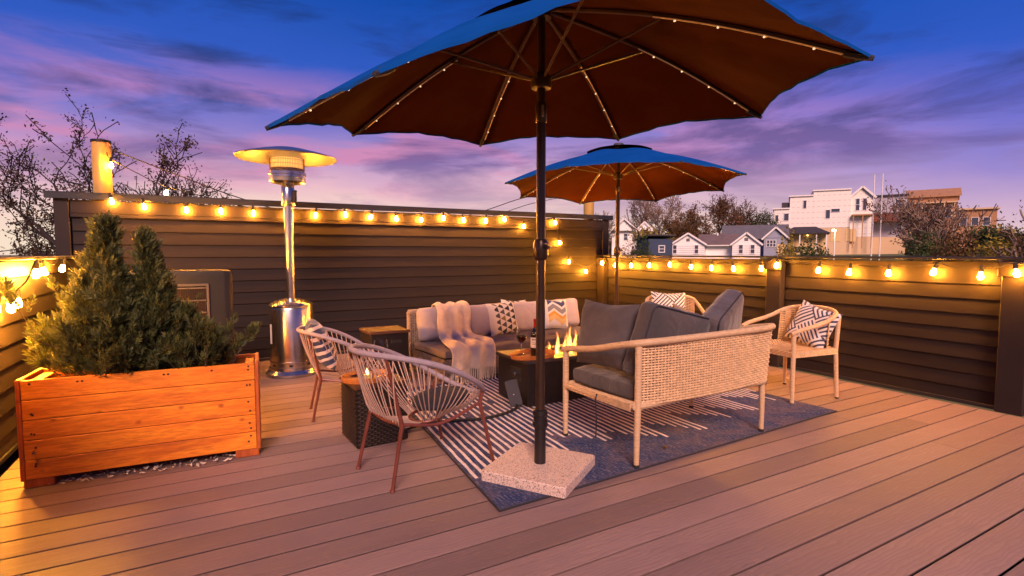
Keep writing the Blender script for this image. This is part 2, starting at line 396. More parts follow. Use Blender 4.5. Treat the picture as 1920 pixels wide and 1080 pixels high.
def bez(pts, n):   # Catmull-Rom through the points
    P = [Vector(p) for p in pts]; P = [P[0] * 2 - P[1]] + P + [P[-1] * 2 - P[-2]]; out = []
    for i in range(1, len(P) - 2):
        for k in range(n):
            t = k / n; a, b, c, d = P[i - 1], P[i], P[i + 1], P[i + 2]
            out.append(.5 * ((2 * b) + (c - a) * t + (2 * a - 5 * b + 4 * c - d) * t * t + (3 * b - a - 3 * c + d) * t ** 3))
    out.append(P[-2]); return out

# ================================================================== SETTING
# ground: one sheet, falling away from the roof deck and rising to the hill on the right
def gz(x, y):
    d = math.hypot(x, y); t = min(1, max(0, (d - 42) / 48)); t = t * t * (3 - 2 * t)
    a = math.atan2(x, y); k = min(1, max(0, (a - .55) / .35)); k = k * k * (3 - 2 * k)
    return -4.2 + t * (1.6 + 3.6 * k) + .15 * math.sin(x * .13) * math.cos(y * .11)
def build_ground():
    rs = [0, 6, 12, 20, 28, 36, 42, 48, 54, 60, 66, 72, 78, 84, 90, 100, 120, 150, 200, 300, 500, 900, 1500]; n = 96
    b = MB(); vs = []; fs = []
    for r in rs:
        for j in range(n):
            t = 2 * math.pi * j / n; x, y = r * math.sin(t), r * math.cos(t); vs.append((x, y, gz(x, y)))
    for i in range(len(rs) - 1):
        for j in range(n): fs.append((i * n + (j + 1) % n, i * n + j, (i + 1) * n + j, (i + 1) * n + (j + 1) % n))
    b.add(vs, fs); tag(b.build('ground', M_GRASS), kind='structure')
build_ground()

PITCH = .163; XL, XR = -1.05, 5.12; Y0, Y1 = -1.35, 6.46
def build_deck():
    b = MB(); b.box(((XL + XR) / 2, (Y0 + Y1) / 2, -.115), (XR - XL + .3, Y1 - Y0 + .3, .12), None, 0)
    root = tag(b.build('deck', M_GAP, None, 0), kind='structure')
    rnd = random.Random(3); cache = {}
    def board(x0, x1, y):
        L = round(x1 - x0, 3)
        if L not in cache: w = (PITCH - .0095) / 2; cache[L] = MB().prism([(-w + .0015, .013), (-w, .0115), (-w + .014, .0), (-w + .014, -.013), (w - .014, -.013), (w - .014, .0), (w, .0115), (w - .0015, .013)], -L / 2, L / 2).mesh('board', M_DECK, 0)
        link('board', cache[L], root, ((x0 + x1) / 2, y, -.0135))
    n = int((Y1 - Y0) / PITCH)
    for i in range(n + 1):
        y = Y0 + PITCH * (i + .5)
        if y + PITCH / 2 > Y1 + .08: break
        j = i % 4
        if j == 1: board(XL, 3.95, y); board(3.953, XR, y)
        elif j == 3: board(XL, .35 if i < 16 else 4.35, y); board(.353 if i < 16 else 4.353, XR, y)
        else: board(XL, XR, y)
    # roof block under the deck
    rb = MB(); rb.box(((XL + XR) / 2, (Y0 + Y1) / 2 + .1, -2.45), (XR - XL + .6, Y1 - Y0 + .6, 4.5), None, .02)
    tag(rb.build('building', M_SIDE, None, 0), 'dark building block that carries the roof deck', 'building')
build_deck()

# lap siding: every board a wedge that overlaps the one below
def lap_profile(h): return [(0, -.004), (-.016, 0), (-.018, .006), (-.006, h + .012), (0, h + .012)]
def siding(parent, length, z0, pitch, n, to_world, seed=0):
    rnd = random.Random(seed)
    me = MB().prism(lap_profile(pitch), -length / 2, length / 2).mesh('siding_board', M_SIDE, 0)
    for i in range(n):
        loc, rz = to_world(z0 + i * pitch)
        o = link('siding_board', me, parent, (loc[0], loc[1] , loc[2]), (rnd.uniform(-.006, .006), 0, rz))

def build_back_wall():
    w = thing('siding_wall', 'tall dark lap siding wall behind the heater and sofa', 'wall', (2.01, 6.5, 0))
    xl, xr = -3.34, 3.34
    MB().box((0, .09, .86), (xr - xl - .02, .16, 1.70), None, .004).build('wall_core', M_DARK, w, 0)
    siding(w, 6.40, .0, .1285, 12, lambda z: ((0, .004, z), 0), 1)
    rbox((6.42, .022, .125), .003, 'trim_board', M_TRIM, w, (0, -.014, 1.6475))
    rbox((6.42, .014, .035), .002, 'trim_strip', M_TRIM, w, (0, -.022, 1.565))
    for sx in (-1, 1):
        rbox((.115, .03, 1.72), .004, 'corner_board', M_TRIM, w, (sx * 3.275, -.012, .86))
    rbox((6.78, .26, .018), .004, 'cap', M_CAP, w, (0, .07, 1.775))
    rbox((6.78, .012, .055), .003, 'cap_lip', M_CAP, w, (0, -.057, 1.744))
    rbox((.012, .232, .055), .003, 'cap_lip', M_CAP, w, (3.385, .066, 1.744))
    rbox((6.40, .05, .03), .003, 'kick_strip', M_CAP, w, (0, -.035, .017))
build_back_wall()

def build_right_fence():
    w = thing('siding_fence', 'low dark siding fence with posts below the view of the houses', 'fence', (5.18, 3.5, 0))
    # local: along y; the deck face looks to -x
    posts = [2.90, .02, -1.92, -4.8]
    for y in posts:
        rbox((.16, .165, 1.145), .006, 'post', M_TRIM, w, (.025, y, .5745))
    for i in range(3):
        ya, yb = posts[i] - .0835, posts[i + 1] + .0835; yc = (ya + yb) / 2; L = ya - yb
        MB().box((.07, yc, .56), (.08, L - .01, 1.10), None, 0).build('panel_core', M_DARK, w, 0)
        siding(w, L - .012, .008, .1185, 9, lambda z: ((.03, yc, z), -math.pi / 2), 10 + i)
        rbox((.02, L - .01, .045), .003, 'trim_board', M_TRIM, w, (.012, yc, 1.115))
        rbox((.012, L - .012, .03), .002, 'kick_strip', M_CAP, w, (-.012, yc, .02))
    rbox((.2, 7.98, .022), .004, 'cap', M_CAP, w, (.045, -.95, 1.162))
    for y in posts[:3]: rbox((.034, .20, .11), .003, 'post_collar', M_TRIM, w, (-.060, y, 1.083))
build_right_fence()
def build_left_fence():
    w = thing('siding_fence', 'low siding fence beside the cedar planter, lit orange by bulbs', 'fence', (-1.09, 2.6, 0))
    MB().box((-.09, 0, .58), (.10, 7.7, 1.14), None, 0).build('panel_core', M_DARK, w, 0)
    siding(w, 7.7, .0, .1285, 8, lambda z: ((-.04, 0, z), math.pi / 2), 31)
    rbox((.022, 7.7, .10), .003, 'trim_board', M_TRIM, w, (-.022, 0, 1.10))
    rbox((.22, 7.72, .022), .004, 'cap', M_CAP, w, (-.07, 0, 1.168))
    rbox((.012, 7.7, .03), .002, 'kick_strip', M_CAP, w, (-.016, 0, .017))
build_left_fence()

# ------------------------------------------------------------------ string lights
BULB_ME = MB().lathe([(.009, .036), (.011, .028), (.016, .015), (.0195, 0), (.0175, -.012), (.010, -.020), (0, -.023)], 12).mesh('bulb', M_BULB, 180)
BULB2_ME = BULB_ME.copy(); BULB2_ME.materials.clear(); BULB2_ME.materials.append(M_BULB2)
SOCK_ME = MB().lathe([(.006, .092), (.011, .088), (.014, .060), (.015, .036), (.010, .0365)], 10).mesh('socket', M_RUBBER)
def string_light(label, bulbs, pre=(), post=(), sag=.03, hang=.09, hot=()):
    s = thing('string_light', label, 'string light', bulbs[0], 0, 'warm bulb string lights on the deck')
    o0 = Vector(bulbs[0]); pts = [Vector(p) for p in pre]
    tops = [Vector(b) + Vector((0, 0, hang)) for b in bulbs]
    for i, p in enumerate(tops):
        if i:
            a = tops[i - 1]; L = (p - a).length; m = (p + a) / 2 - Vector((0, 0, sag * L)); pts.append(m)
        pts.append(p)
    pts += [Vector(p) for p in post]
    MB().tube([p - o0 for p in bez(pts, 5)], .0045, 6).build('cable', M_RUBBER, s)
    for i, b in enumerate(bulbs):
        q = link('bulb', BULB2_ME if i in hot else BULB_ME, s, Vector(b) - o0, (random.uniform(-.25, .25), random.uniform(-.25, .25), 0))
        link('socket', SOCK_ME, q)
    return s
WB = [(-0.87, 1.70), (-0.61, 1.66), (-0.25, 1.64), (0.06, 1.64), (0.37, 1.63), (0.72, 1.62), (1.01, 1.63), (1.35, 1.65), (1.64, 1.63), (1.96, 1.62),
      (2.28, 1.62), (2.58, 1.65), (2.87, 1.63), (3.19, 1.63), (3.48, 1.66), (3.79, 1.57), (4.31, 1.64), (4.40, 1.35), (4.56, 1.07), (4.88, .92)]
string_light('long string of lit bulbs along the top of the tall siding wall', [(x, 6.435, z) for x, z in WB], pre=[(-1.15, 6.45, 1.72)], post=[(5.02, 6.40, 1.06), (5.06, 6.36, 1.12)], sag=.06, hang=.075)
RB = [(6.29, 1.05), (6.07, 1.02), (5.72, 1.02), (5.37, 1.03), (4.99, 1.05), (4.64, 1.03), (4.33, 1.02), (4.02, 1.02), (3.67, 1.03), (3.45, 1.07), (3.05, 1.03),
      (2.76, 1.02), (2.43, 1.02), (2.10, 1.04), (1.79, 1.02), (1.56, 1.05)]
string_light('string of lit bulbs along the low fence under the house view', [(5.135 if min(abs(y - q) for q in (6.4, 3.52, 1.58)) > .13 else 5.07, y, z) for y, z in RB], pre=[(5.10, 6.40, 1.13)], post=[(5.08, 1.2, 1.10), (5.08, .2, 1.12)], sag=.05, hang=.075)
LB = [(5.20, 1.08), (4.72, 1.07), (4.52, 1.06), (4.13, .90), (4.01, .885), (3.77, .90), (3.45, 1.05), (3.05, 1.06)]
string_light('bunched string of bright bulbs on the fence beside the planter', [(-1.03, y, z) for y, z in LB], pre=[(-1.06, 6.2, 1.12), (-1.05, 5.7, 1.09)],
             post=[(-1.04, 2.7, 1.13), (-1.05, 1.4, 1.12)], sag=.08, hang=.085, hot=(1, 2, 3, 4, 5))
def post_cables():
    M_POST = mat('bulb_tinted_pipe', (.50, .30, .07), .5, var=.1, scale=5, bump=.05)  # bulb glow put into the pipe's yellow-orange base colour
    for x, zt, lab in ((-.985, 2.33, 'tall cream pipe post with dark cap behind the wall at left'), (5.20, 2.05, 'cream pipe post behind the wall near the far umbrella')):
        p = thing('pipe_post', lab, 'post', (x, 6.80, -.2), 0, 'posts behind the siding wall')
        MB().lathe([(.082, 0), (.082, zt + .2)], 24).build('pipe', M_POST, p)
        MB().lathe([(.088, zt + .19), (.088, zt + .215), (.05, zt + .222), (0, zt + .224)], 24).build('pipe_cap', M_BLACK, p)
    string_light('two lit bulbs hanging on a thin cable behind the wall top', [(-.895, 6.69, 2.08), (-.44, 6.70, 1.835)], pre=[(-.93, 6.72, 2.22)],
                 post=[(.0, 6.72, 1.80), (.23, 6.72, 1.74), (1.7, 6.74, 1.5)], sag=.02, hang=.07)
    c = MB(); c.tube(bez([(-.90, 6.80, 2.26), (-.3, 6.80, 2.03), (.25, 6.80, 1.83), (1.0, 6.80, 1.63), (2.1, 6.8, 1.52), (3.2, 6.8, 1.76), (4.2, 6.80, 2.06), (5.115, 6.80, 1.98)], 6), .006, 6)
    tag(c.build('cable', M_RUBBER), 'thin dark cable sagging between the two pipe posts', 'cable')
    c = MB(); c.tube(bez([(3.1, 6.9, 1.6), (3.72, 6.9, 1.80), (4.35, 6.9, 1.99), (5.9, 7.2, 2.3)], 6), .005, 6)
    tag(c.build('cable', M_RUBBER), 'second dark cable rising behind the near umbrella pole', 'cable')
post_cables()

# ------------------------------------------------------------------ air conditioner behind the planter
def build_ac():
    M_AC = mat('ac_dark_metal', (.012, .014, .021), .5, .0, spec=.2, var=.1, scale=5, bump=.05)
    a = thing('air_conditioner', 'grey outdoor air conditioner unit behind the planter shrubs', 'air conditioner', (-.36, 5.15, 0))
    W, D, H = .95, .38, 1.06
    b = MB()
    def sect(z, k): return [(p[0] * k, p[1] * k, z) for p in rr]
    rr = []
    for cx, cy, a0 in ((W / 2 - .07, D / 2 - .07, 0), (-W / 2 + .07, D / 2 - .07, 90), (-W / 2 + .07, -D / 2 + .07, 180), (W / 2 - .07, -D / 2 + .07, 270)):
        for k in range(5): t = R_(a0 + k * 22.5); rr.append((cx + .07 * math.cos(t), cy + .07 * math.sin(t)))
    n = len(rr); zs = [(.05, 1), (H - .045, 1), (H - .02, .985), (H - .005, .96), (H, .92)]
    vs = [p for z, k in zs for p in sect(z, k)]; fs = [(i * n + j, i * n + (j + 1) % n, (i + 1) * n + (j + 1) % n, (i + 1) * n + j) for i in range(len(zs) - 1) for j in range(n)]
    fs += [tuple(range((len(zs) - 1) * n, len(zs) * n)), tuple(reversed(range(n)))]
    b.add(vs, fs).build('cabinet', M_AC, a)
    rbox((.56, .012, .86), .003, 'grille_backing', M_BLACK, a, (.0, -D / 2 + .002, .50))
    bar = MB().box((0, 0, 0), (.56, .012, .012), None, .002).mesh('grille_bar', M_GREYMET, 0)
    for k in range(9): link('grille_bar', bar, a, (.0, -D / 2 - .010, .12 + k * .10))
    fin = MB().box((0, 0, 0), (.004, .008, .84), None, 0).mesh('grille_fin', M_BLACK, 0)
    for k in range(36): link('grille_fin', fin, a, (-.275 + k * .0157, -D / 2 - .006, .50))
    rbox((.02, .016, .88), .003, 'grille_frame', M_GREYMET, a, (.292, -D / 2 - .004, .50))
    rbox((.60, .016, .02), .003, 'grille_frame', M_GREYMET, a, (.0, -D / 2 - .004, .945))
    for sx in (-1, 1): rbox((.08, .36, .05), .004, 'foot', M_BLACK, a, (sx * .34, 0, .025))
build_ac()

# ------------------------------------------------------------------ cedar planter and its shrubs
def build_planter():
    p = thing('planter_box', 'long orange cedar planter box with five front planks', 'planter', (-.353, 3.455, 0), R_(-4.2))
    L, D, Z0, H = 1.062, .33, .045, .103
    pl = [MB().box((0, 0, 0), (L - .002, .022, H - .003), None, .003).mesh('plank', M_CEDAR, 0)]
    for i in range(5):
        z = Z0 + H * (i + .5)
        link('plank', pl[0], p, (0, .011, z)); link('plank', pl[0], p, (0, D - .011, z))
    for sx in (-1, 1):
        rbox((.020, D + .004, H * 5 + .006), .003, 'end_board', M_CEDAR_RED, p, (sx * (L / 2 + .0105), D / 2, Z0 + H * 2.5))
        rbox((.05, D - .048, .02), .003, 'top_cleat', M_CEDAR, p, (sx * (L / 2 - .03), D / 2, Z0 + H * 5 - .03))
        for y in (.05, D - .05): rbox((.125, .09, .05), .004, 'foot', M_CEDAR_RED, p, (sx * (L / 2 - .052), y, .025))
    MB().grid(lambda u, v: ((u - .5) * (L - .02), .024 + v * (D - .048), .50 + .012 * math.sin(u * 37) * math.cos(v * 11)), 30, 10).build('soil', M_SOIL, p)
    MB().box((0, D / 2, .075), (L - .03, D - .05, .02)).build('bottom_board', M_CEDAR, p, 0)
    nail = MB().lathe([(.0055, 0), (.0055, .002), (.003, .004), (0, .0045)], 8).mesh('nail_head', mat('dark_nail', (.05, .035, .03), .4, .8))
    rnd = random.Random(5)
    for i in range(5):
        z = Z0 + H * (i + .5)
        for x in (-.49, .495, -.49, .495):
            link('nail_head', nail, p, (x + rnd.uniform(-.008, .008), 0, z + rnd.uniform(-.035, .035)), (math.pi / 2, 0, 0))
    for x in (-.30, -.28, .08, .10, .31): link('nail_head', nail, p, (x, 0, Z0 + H * 4.75), (math.pi / 2, 0, 0))
    b = MB(); b.tube([(0, 0, 0), (0, -.014, 0), (.006, -.024, -.004)], .004, 6)
    b.lathe([(.008, -.003), (.008, .003)], 8, (.006, -.026, -.004)); b.build('hook', M_STEEL, p, loc=(-.49, 0, Z0 + H * 1.45))
build_planter()

def sprig_mesh(centers, dirs, sizes, rng, nleaf=9, wid=.062):
    """feathery sprays: narrow pointed leaflets along a short axis; returns verts, faces"""
    n = len(centers); d = dirs / np.linalg.norm(dirs, axis=1, keepdims=True)
    a = rng.normal(size=(n, 3)); s = np.cross(d, a); s /= np.linalg.norm(s, axis=1, keepdims=True); b = np.cross(d, s)
    V = []; 
    for k in range(nleaf):
        t = k / (nleaf - 1); side = (-1) ** k * (1 - t * .6) * .85
        if k == nleaf - 1: side = 0
        base = centers + d * (sizes * t * .75)[:, None]
        ld = d + s * side + b * rng.normal(size=(n, 1)) * .25; ld /= np.linalg.norm(ld, axis=1, keepdims=True)
        L = sizes * (.62 - .22 * t); w = np.cross(ld, b + rng.normal(size=(n, 3)) * .3); w /= np.linalg.norm(w, axis=1, keepdims=True)
        tip = base + ld * L[:, None]; mid = base + ld * (L * .45)[:, None]; ww = w * (sizes * wid)[:, None]
        V.append(np.stack([base, mid + ww, tip, mid - ww], 1))
    V = np.concatenate(V, 0).reshape(-1, 3)
    F = np.arange(len(V)).reshape(-1, 4); return V, F
def np_mesh(name, V, F, m):
    me = bpy.data.meshes.new(name); k = F.shape[1]
    me.vertices.add(len(V)); me.vertices.foreach_set('co', V.astype(np.float32).ravel())
    me.loops.add(F.size); me.loops.foreach_set('vertex_index', F.astype(np.int32).ravel())
    me.polygons.add(len(F)); me.polygons.foreach_set('loop_start', np.arange(0, F.size, k, dtype=np.int32))
    me.materials.append(m); me.update(calc_edges=True); me.validate(); return me
def shrub(label, loc, h, rad, seed, lean=(0, 0), nb=150, low=.06):
    rng = np.random.default_rng(seed)
    s = thing('juniper_shrub', label, 'shrub', loc, 0, 'evergreens growing in the cedar planter')
    MB().tube([(0, 0, -.06), (.01 + lean[0] * .3, .01, h * .35), (lean[0] * .7, lean[1] * .7, h * .75), (lean[0], lean[1], h * .97)], [.016, .012, .008, .003], 7).build('trunk', M_BARK, s)
    C = []; D = []; S = []; bt = MB()
    for i in range(nb):
        t = low + (1 - low) * (i + rng.random()) / nb; az = i * 2.399 + rng.normal() * .35
        prof = (1 - t) ** 1.75 * (.80 + .20 * min(1, t * 5)); r = rad * prof * (.50 + .75 * rng.random() + (.55 if rng.random() < .09 else 0)) + .012
        rise = r * (.35 + .8 * rng.random() + .5 * t) + .02
        p0 = np.array([lean[0] * t, lean[1] * t, h * t * .95 - .03]); out = np.array([math.cos(az), math.sin(az), 0])
        p2 = p0 + out * r + np.array([0, 0, rise]); p1 = p0 + out * r * .65 + np.array([0, 0, rise * .3])
        bt.tube([p0, p1, p2], [.005, .0035, .0015], 4)
        m = int(9 + 14 * r / max(rad, .01))
        q = rng.random(m) ** .6 * .85 + .15
        pos = ((1 - q) ** 2)[:, None] * p0 + (2 * q * (1 - q))[:, None] * p1 + (q ** 2)[:, None] * p2
        tan = (2 * (1 - q))[:, None] * (p1 - p0) + (2 * q)[:, None] * (p2 - p1); tan /= np.linalg.norm(tan, axis=1, keepdims=True)
        pos += rng.normal(size=pos.shape) * .014
        C.append(pos); D.append(tan + rng.normal(size=pos.shape) * .42 + np.array([0, 0, .35])); S.append(.042 + .045 * rng.random(m))
    V, F = sprig_mesh(np.concatenate(C), np.concatenate(D), np.concatenate(S), rng)
    bt.build('branches', M_BARK, s)
    link('foliage', np_mesh('foliage', V, F, M_JUN), s); return s
shrub('tallest evergreen shrub at the fence end of the planter', (-.60, 3.66, .50), .90, .28, 1, (.07, 0), 235, 0)
shrub('slim evergreen shrub in the front middle of the planter', (-.45, 3.57, .50), .72, .17, 2, (-.06, .02), 150, 0)
shrub('dark pointed evergreen shrub nearest the air conditioner', (-.29, 3.64, .50), .82, .21, 3, (-.06, 0), 180, 0)
shrub('low spreading evergreen shrub at the heater end of the planter', (-.11, 3.585, .50), .36, .19, 4, (-.06, 0), 135, 0)

def petals():
    rnd = random.Random(9); b = MB()
    for i in range(150):
        t = rnd.random(); x = -.80 + .86 * t; y = 3.49 - .075 * t + rnd.uniform(-.035, .09); L = rnd.uniform(.006, .018); w = L * rnd.uniform(.25, .5)
        m = Euler((rnd.uniform(-.5, .5), rnd.uniform(-.4, .4), rnd.uniform(0, 6.3))).to_matrix()
        vs = [m @ Vector(q) + Vector((x, y, .007 + rnd.random() * .01)) for q in ((-L, 0, .002), (0, -w, 0), (L, 0, .003), (0, w, 0))]
        b.add(vs, [(0, 1, 2, 3)])
    tag(b.build('dry_petals', M_PETAL, None, 0), 'scattered pale dry petals on the deck under the planter', 'petals', kind='stuff')
petals()

# ------------------------------------------------------------------ patio heater
def build_heater():
    h = thing('patio_heater', 'tall stainless steel mushroom patio heater beside the planter', 'patio heater', (.634, 5.637, 0))
    MB().lathe([(.245, 0), (.250, .012), (.248, .028), (.225, .050), (.214, .062), (.212, .085)], 48).build('base', M_STEEL, h)
    MB().lathe([(.205, .085), (.205, .66), (.200, .672), (.206, .676), (.206, .694), (.190, .708), (.13, .735), (.06, .752), (.045, .756)], 48).build('tank_housing', M_STEEL, h)
    MB().lathe([(.2065, .135), (.2075, .138), (.2075, .150), (.2065, .153)], 48, caps=False).build('seam_band', M_STEEL, h)
    for a in (-150, -100, -50): 
        t = R_(a); rbox((.034, .006, .022), .003, 'vent_slot', M_BLACK, h, (.2055 * math.cos(t), .2055 * math.sin(t), .115), (0, 0, t + math.pi / 2))
    t = R_(-160); rbox((.03, .003, .19), .002, 'warning_label', M_LABEL, h, (.2065 * math.cos(t), .2065 * math.sin(t), .42), (0, 0, t + math.pi / 2))
    MB().lathe([(.043, .755), (.043, 1.30), (.046, 1.301), (.046, 1.312), (.0435, 1.313), (.0435, 1.66)], 28).build('pole', M_STEEL, h)
    MB().lathe([(.058, 1.66), (.060, 1.665), (.060, 1.86), (.052, 1.872)], 28).build('control_head', M_STEEL, h)
    k = MB(); k.box((.05, -.055, 1.74), (.035, .045, .10), (0, 0, .5), .006); k.lathe([(.018, 0), (.018, .02), (.012, .026)], 16, (.06, -.05, 1.79)); k.build('control_knob', M_BLACK, h)
    MB().lathe([(.06, 1.868), (.135, 1.880), (.165, 1.895), (.168, 1.93), (.160, 1.935), (.160, 1.955), (.172, 1.960), (.172, 1.985), (.155, 1.992), (.150, 2.02)], 40).build('burner_bowl', M_STEEL, h)
    # perforated emitter screen: vertical wires round a glowing core
    e = MB(); e.lathe([(.145, 2.015), (.145, 2.165)], 40, caps=False).build('emitter_core', M_GLOWMESH, h)
    w = MB()
    for i in range(64):
        t = 2 * math.pi * i / 64; x, y = .158 * math.cos(t), .158 * math.sin(t); w.tube([(x, y, 2.0), (x, y, 2.17)], .0022, 4)
    for z in (2.02, 2.06, 2.10, 2.14): w.tube([(.158 * math.cos(2 * math.pi * i / 40), .158 * math.sin(2 * math.pi * i / 40), z) for i in range(40)], .002, 4, True)
    w.build('emitter_screen', mat('hot_wire', (.45, .30, .16), .4, .8), h)
    b = MB(); b.lathe([(.458, 2.118), (.464, 2.124), (.46, 2.130), (.38, 2.155), (.27, 2.185), (.16, 2.212), (.05, 2.226), (0, 2.228)], 56)
    b.lathe([(.458, 2.1175), (.38, 2.148), (.27, 2.178), (.16, 2.205), (0, 2.22)], 56, mi=0)
    b.build('reflector', M_ALU, h)
    for i in range(4):
        t = i * math.pi / 2 + .5; MB().tube([(.15 * math.cos(t), .15 * math.sin(t), 2.16), (.15 * math.cos(t), .15 * math.sin(t), 2.21)], .005, 6).build('support_rod', M_STEEL, h)
build_heater()

# ------------------------------------------------------------------ umbrellas
def umbrella(label, centre, tips, apex_z, hub_z, pole_z0, seed, pr=.0245, crank_rot=0.0):
    u = thing('patio_umbrella', label, 'umbrella', (centre[0], centre[1], 0), 0, 'navy umbrellas over the deck')
    c = Vector((centre[0], centre[1], 0)); T = [Vector(t) - c for t in tips]; A = Vector((0, 0, apex_z)); rnd = random.Random(seed)
    def ribp(k, v): p = A.lerp(T[k % 8], v); p.z += .055 * math.sin(math.pi * min(1, v)) * (1 if v > 0 else 0); return p
    N = 8
    for k in range(N):
        ph = rnd.uniform(0, 6); am = rnd.uniform(.006, .013)
        def surf(q, v, off=0.0):
            s = math.sin(math.pi * q); v2 = v * (1 - .050 * s * v ** 2)   # the hem is cut concave between the ribs
            a, b = ribp(k, v2), ribp(k + 1, v2); p = a.lerp(b, q)
            p.z += -.018 * s * v * (1 - v) * 2 + am * math.sin(q * 9 + ph + v * 3) * s * v ** 2 * .7 + off + .0045 * math.sin(q * 31 + ph * 2 + v * 6) * s * v ** 3 + .004 * math.sin(v * 17 + ph) * s * v
            return p
        m = MB(); nu, nv = 15, 20; v0 = .045
        m.grid(lambda q, v: surf(q, v0 + (1 - v0) * v), nu, nv, 0)
        m.grid(lambda q, v: surf(1 - q, v0 + (1 - v0) * v, -.005), nu, nv, 1)
        # hem strip closes the two layers
        e = [surf(i / (nu - 1), 1.0) for i in range(nu)]; f = [surf(i / (nu - 1), 1.0, -.014) for i in range(nu)]
        m.add(e + f, [(i, i + 1, nu + i + 1, nu + i) for i in range(nu - 1)], 0)
        m.build('canopy_panel', [M_CANOPY, M_UNDERSIDE], u, 180)
        # vent tier above
        m = MB(); m.grid(lambda q, v: surf(q, .02 + .27 * v, .032 + .018 * math.sin(math.pi * q) * v), 9, 6, 0)
        m.grid(lambda q, v: surf(1 - q, .02 + .27 * v, .027 + .018 * math.sin(math.pi * q) * v), 9, 6, 1); m.build('vent_panel', [M_CANOPY, M_UNDERSIDE], u, 180)
        # rib with pocket, LED strip and strut
        dn = Vector((0, 0, -.016))
        rb = MB().tube([ribp(k, .03 + .965 * i / 12) + dn for i in range(13)], [.011] * 12 + [.008], 6).build('rib', M_RIB, u)
        tp = T[k] + Vector((0, 0, -.012)); dr = (T[k] - A).normalized()
        MB().tube([tp - dr * .10, tp - dr * .05, tp + dr * .008], [.012, .016, .010], 6).build('tip_pocket', M_PIPING, rb)
        side = dr.cross(Vector((0, 0, 1))).normalized() * .012
        l = MB(); l.tube([ribp(k, .40 + .53 * i / 12) + Vector((0, 0, -.030)) + side for i in range(13)], .0035, 5, mi=0)
        for v in (.47, .60, .73, .86):
            p = ribp(k, v) + Vector((0, 0, -.036)) + side; l.lathe([(0, -.0055), (.0045, -.003), (.0055, 0), (.0045, .003), (0, .0055)], 8, p, 1)
        l.build('led_strip', [M_LEDWIRE, M_LED], rb)
        MB().tube([Vector((dr.x, dr.y, 0)).normalized() * .035 + Vector((0, 0, hub_z)), ribp(k, .43) + Vector((0, 0, -.022))], .007, 6).build('strut', M_RIB, u)
    MB().lathe([(.05, hub_z - .045), (.055, hub_z - .03), (.052, hub_z + .012), (.034, hub_z + .03)], 20).build('runner_hub', M_POLE, u)
    MB().lathe([(.05, apex_z - .06), (.055, apex_z - .03), (.055, apex_z - .005)], 20).build('top_hub', M_POLE, u)
    MB().lathe([(.02, apex_z - .02), (.055, apex_z + .03), (.060, apex_z + .034), (.060, apex_z + .056), (.05, apex_z + .062), (0, apex_z + .064)], 20).build('finial', M_GREYMET, u)
    MB().lathe([(pr, pole_z0), (pr, hub_z - .20), (pr * .9, hub_z - .199), (pr * .9, apex_z)], 20).build('pole', M_POLE, u)
    t = MB(); t.lathe([(.027, hub_z - .22), (.030, hub_z - .215), (.030, hub_z - .13), (.027, hub_z - .12)], 20); t.build('tilt_collar', M_POLE, u)
    rbox((.014, .012, .06), .003, 'tilt_lock', M_STEEL, u, (-.01, -.03, hub_z - .165))
    cz = 1.225
    MB().lathe([(pr, cz - .062), (.034, cz - .055), (.041, cz - .036), (.041, cz + .026), (.034, cz + .045), (pr, cz + .05)], 24).build('crank_housing', M_POLE, u)
    cr = MB(); q = Matrix.Rotation(crank_rot, 3, 'Z')
    pp = [q @ Vector(p) for p in ((0, -.040, .006), (0, -.062, .006), (-.05, -.066, .024), (-.062, -.066, .028))]
    cr.tube(pp[:2], .008, 8); cr.beam(pp[1], pp[3], .010, .018, .003, up=(0, 1, 0)); cr.build('crank_handle', M_STEEL, u, loc=(0, 0, cz))
    return u
MAIN_TIPS = [(0.220, 2.659, 1.776), (0.461, 1.708, 1.779), (1.216, 1.051, 2.02), (2.281, 1.174, 1.980), (2.864, 2.085, 2.025), (2.648, 3.115, 2.059), (1.791, 3.699, 2.035), (0.790, 3.491, 1.967)]
umbrella('large navy umbrella with underside coloured a lamplit brown over the rug, nearest', (1.505, 2.38), MAIN_TIPS, 2.47, 2.10, .26, 1, crank_rot=.4)
FAR_TIPS = [(2.873, 5.291, 1.999), (2.979, 4.240, 2.046), (3.797, 3.572, 2.061), (4.848, 3.677, 2.034), (5.517, 4.495, 1.983), (5.411, 5.546, 1.936), (4.593, 6.215, 1.921), (3.542, 6.109, 1.947)]
umbrella('smaller looking navy umbrella standing behind the sofa corner', (4.182, 4.908), FAR_TIPS, 2.43, 2.12, .20, 2, crank_rot=.6)
def stand(label, loc, rz, s=.475):
    st = thing('umbrella_stand', label, 'umbrella stand', loc, rz, 'umbrella stands')
    b = MB(); vs = []; h = s / 2; k = .010
    ring = [(h, -h + k), (h, h - k), (h - k, h), (-h + k, h), (-h, h - k), (-h, -h + k), (-h + k, -h), (h - k, -h)]
    lv = [(0, 1), (.048, 1), (.054, .985)]; n = 8
    for z, q in lv: vs += [(x * q, y * q, z) for x, y in ring]
    fs = [(i * n + j, i * n + (j + 1) % n, (i + 1) * n + (j + 1) % n, (i + 1) * n + j) for i in range(2) for j in range(n)] + [tuple(range(2 * n, 3 * n)), tuple(reversed(range(n)))]
    b.add(vs, fs).build('slab', M_GRAN, st, 0)
    return st
def sleeve(st):
    MB().lathe([(.031, .054), (.031, .25), (.038, .252), (.042, .262), (.042, .285), (.037, .290), (.037, .315), (.041, .320), (.039, .345), (.029, .352)], 24).build('sleeve', M_BLACK, st)
    k = MB(); k.tube([(.035, 0, .275), (.062, 0, .275)], .006, 8); k.tube([(.062, 0, .275), (.074, 0, .275)], .013, 10); k.build('clamp_knob', M_BLACK, st)
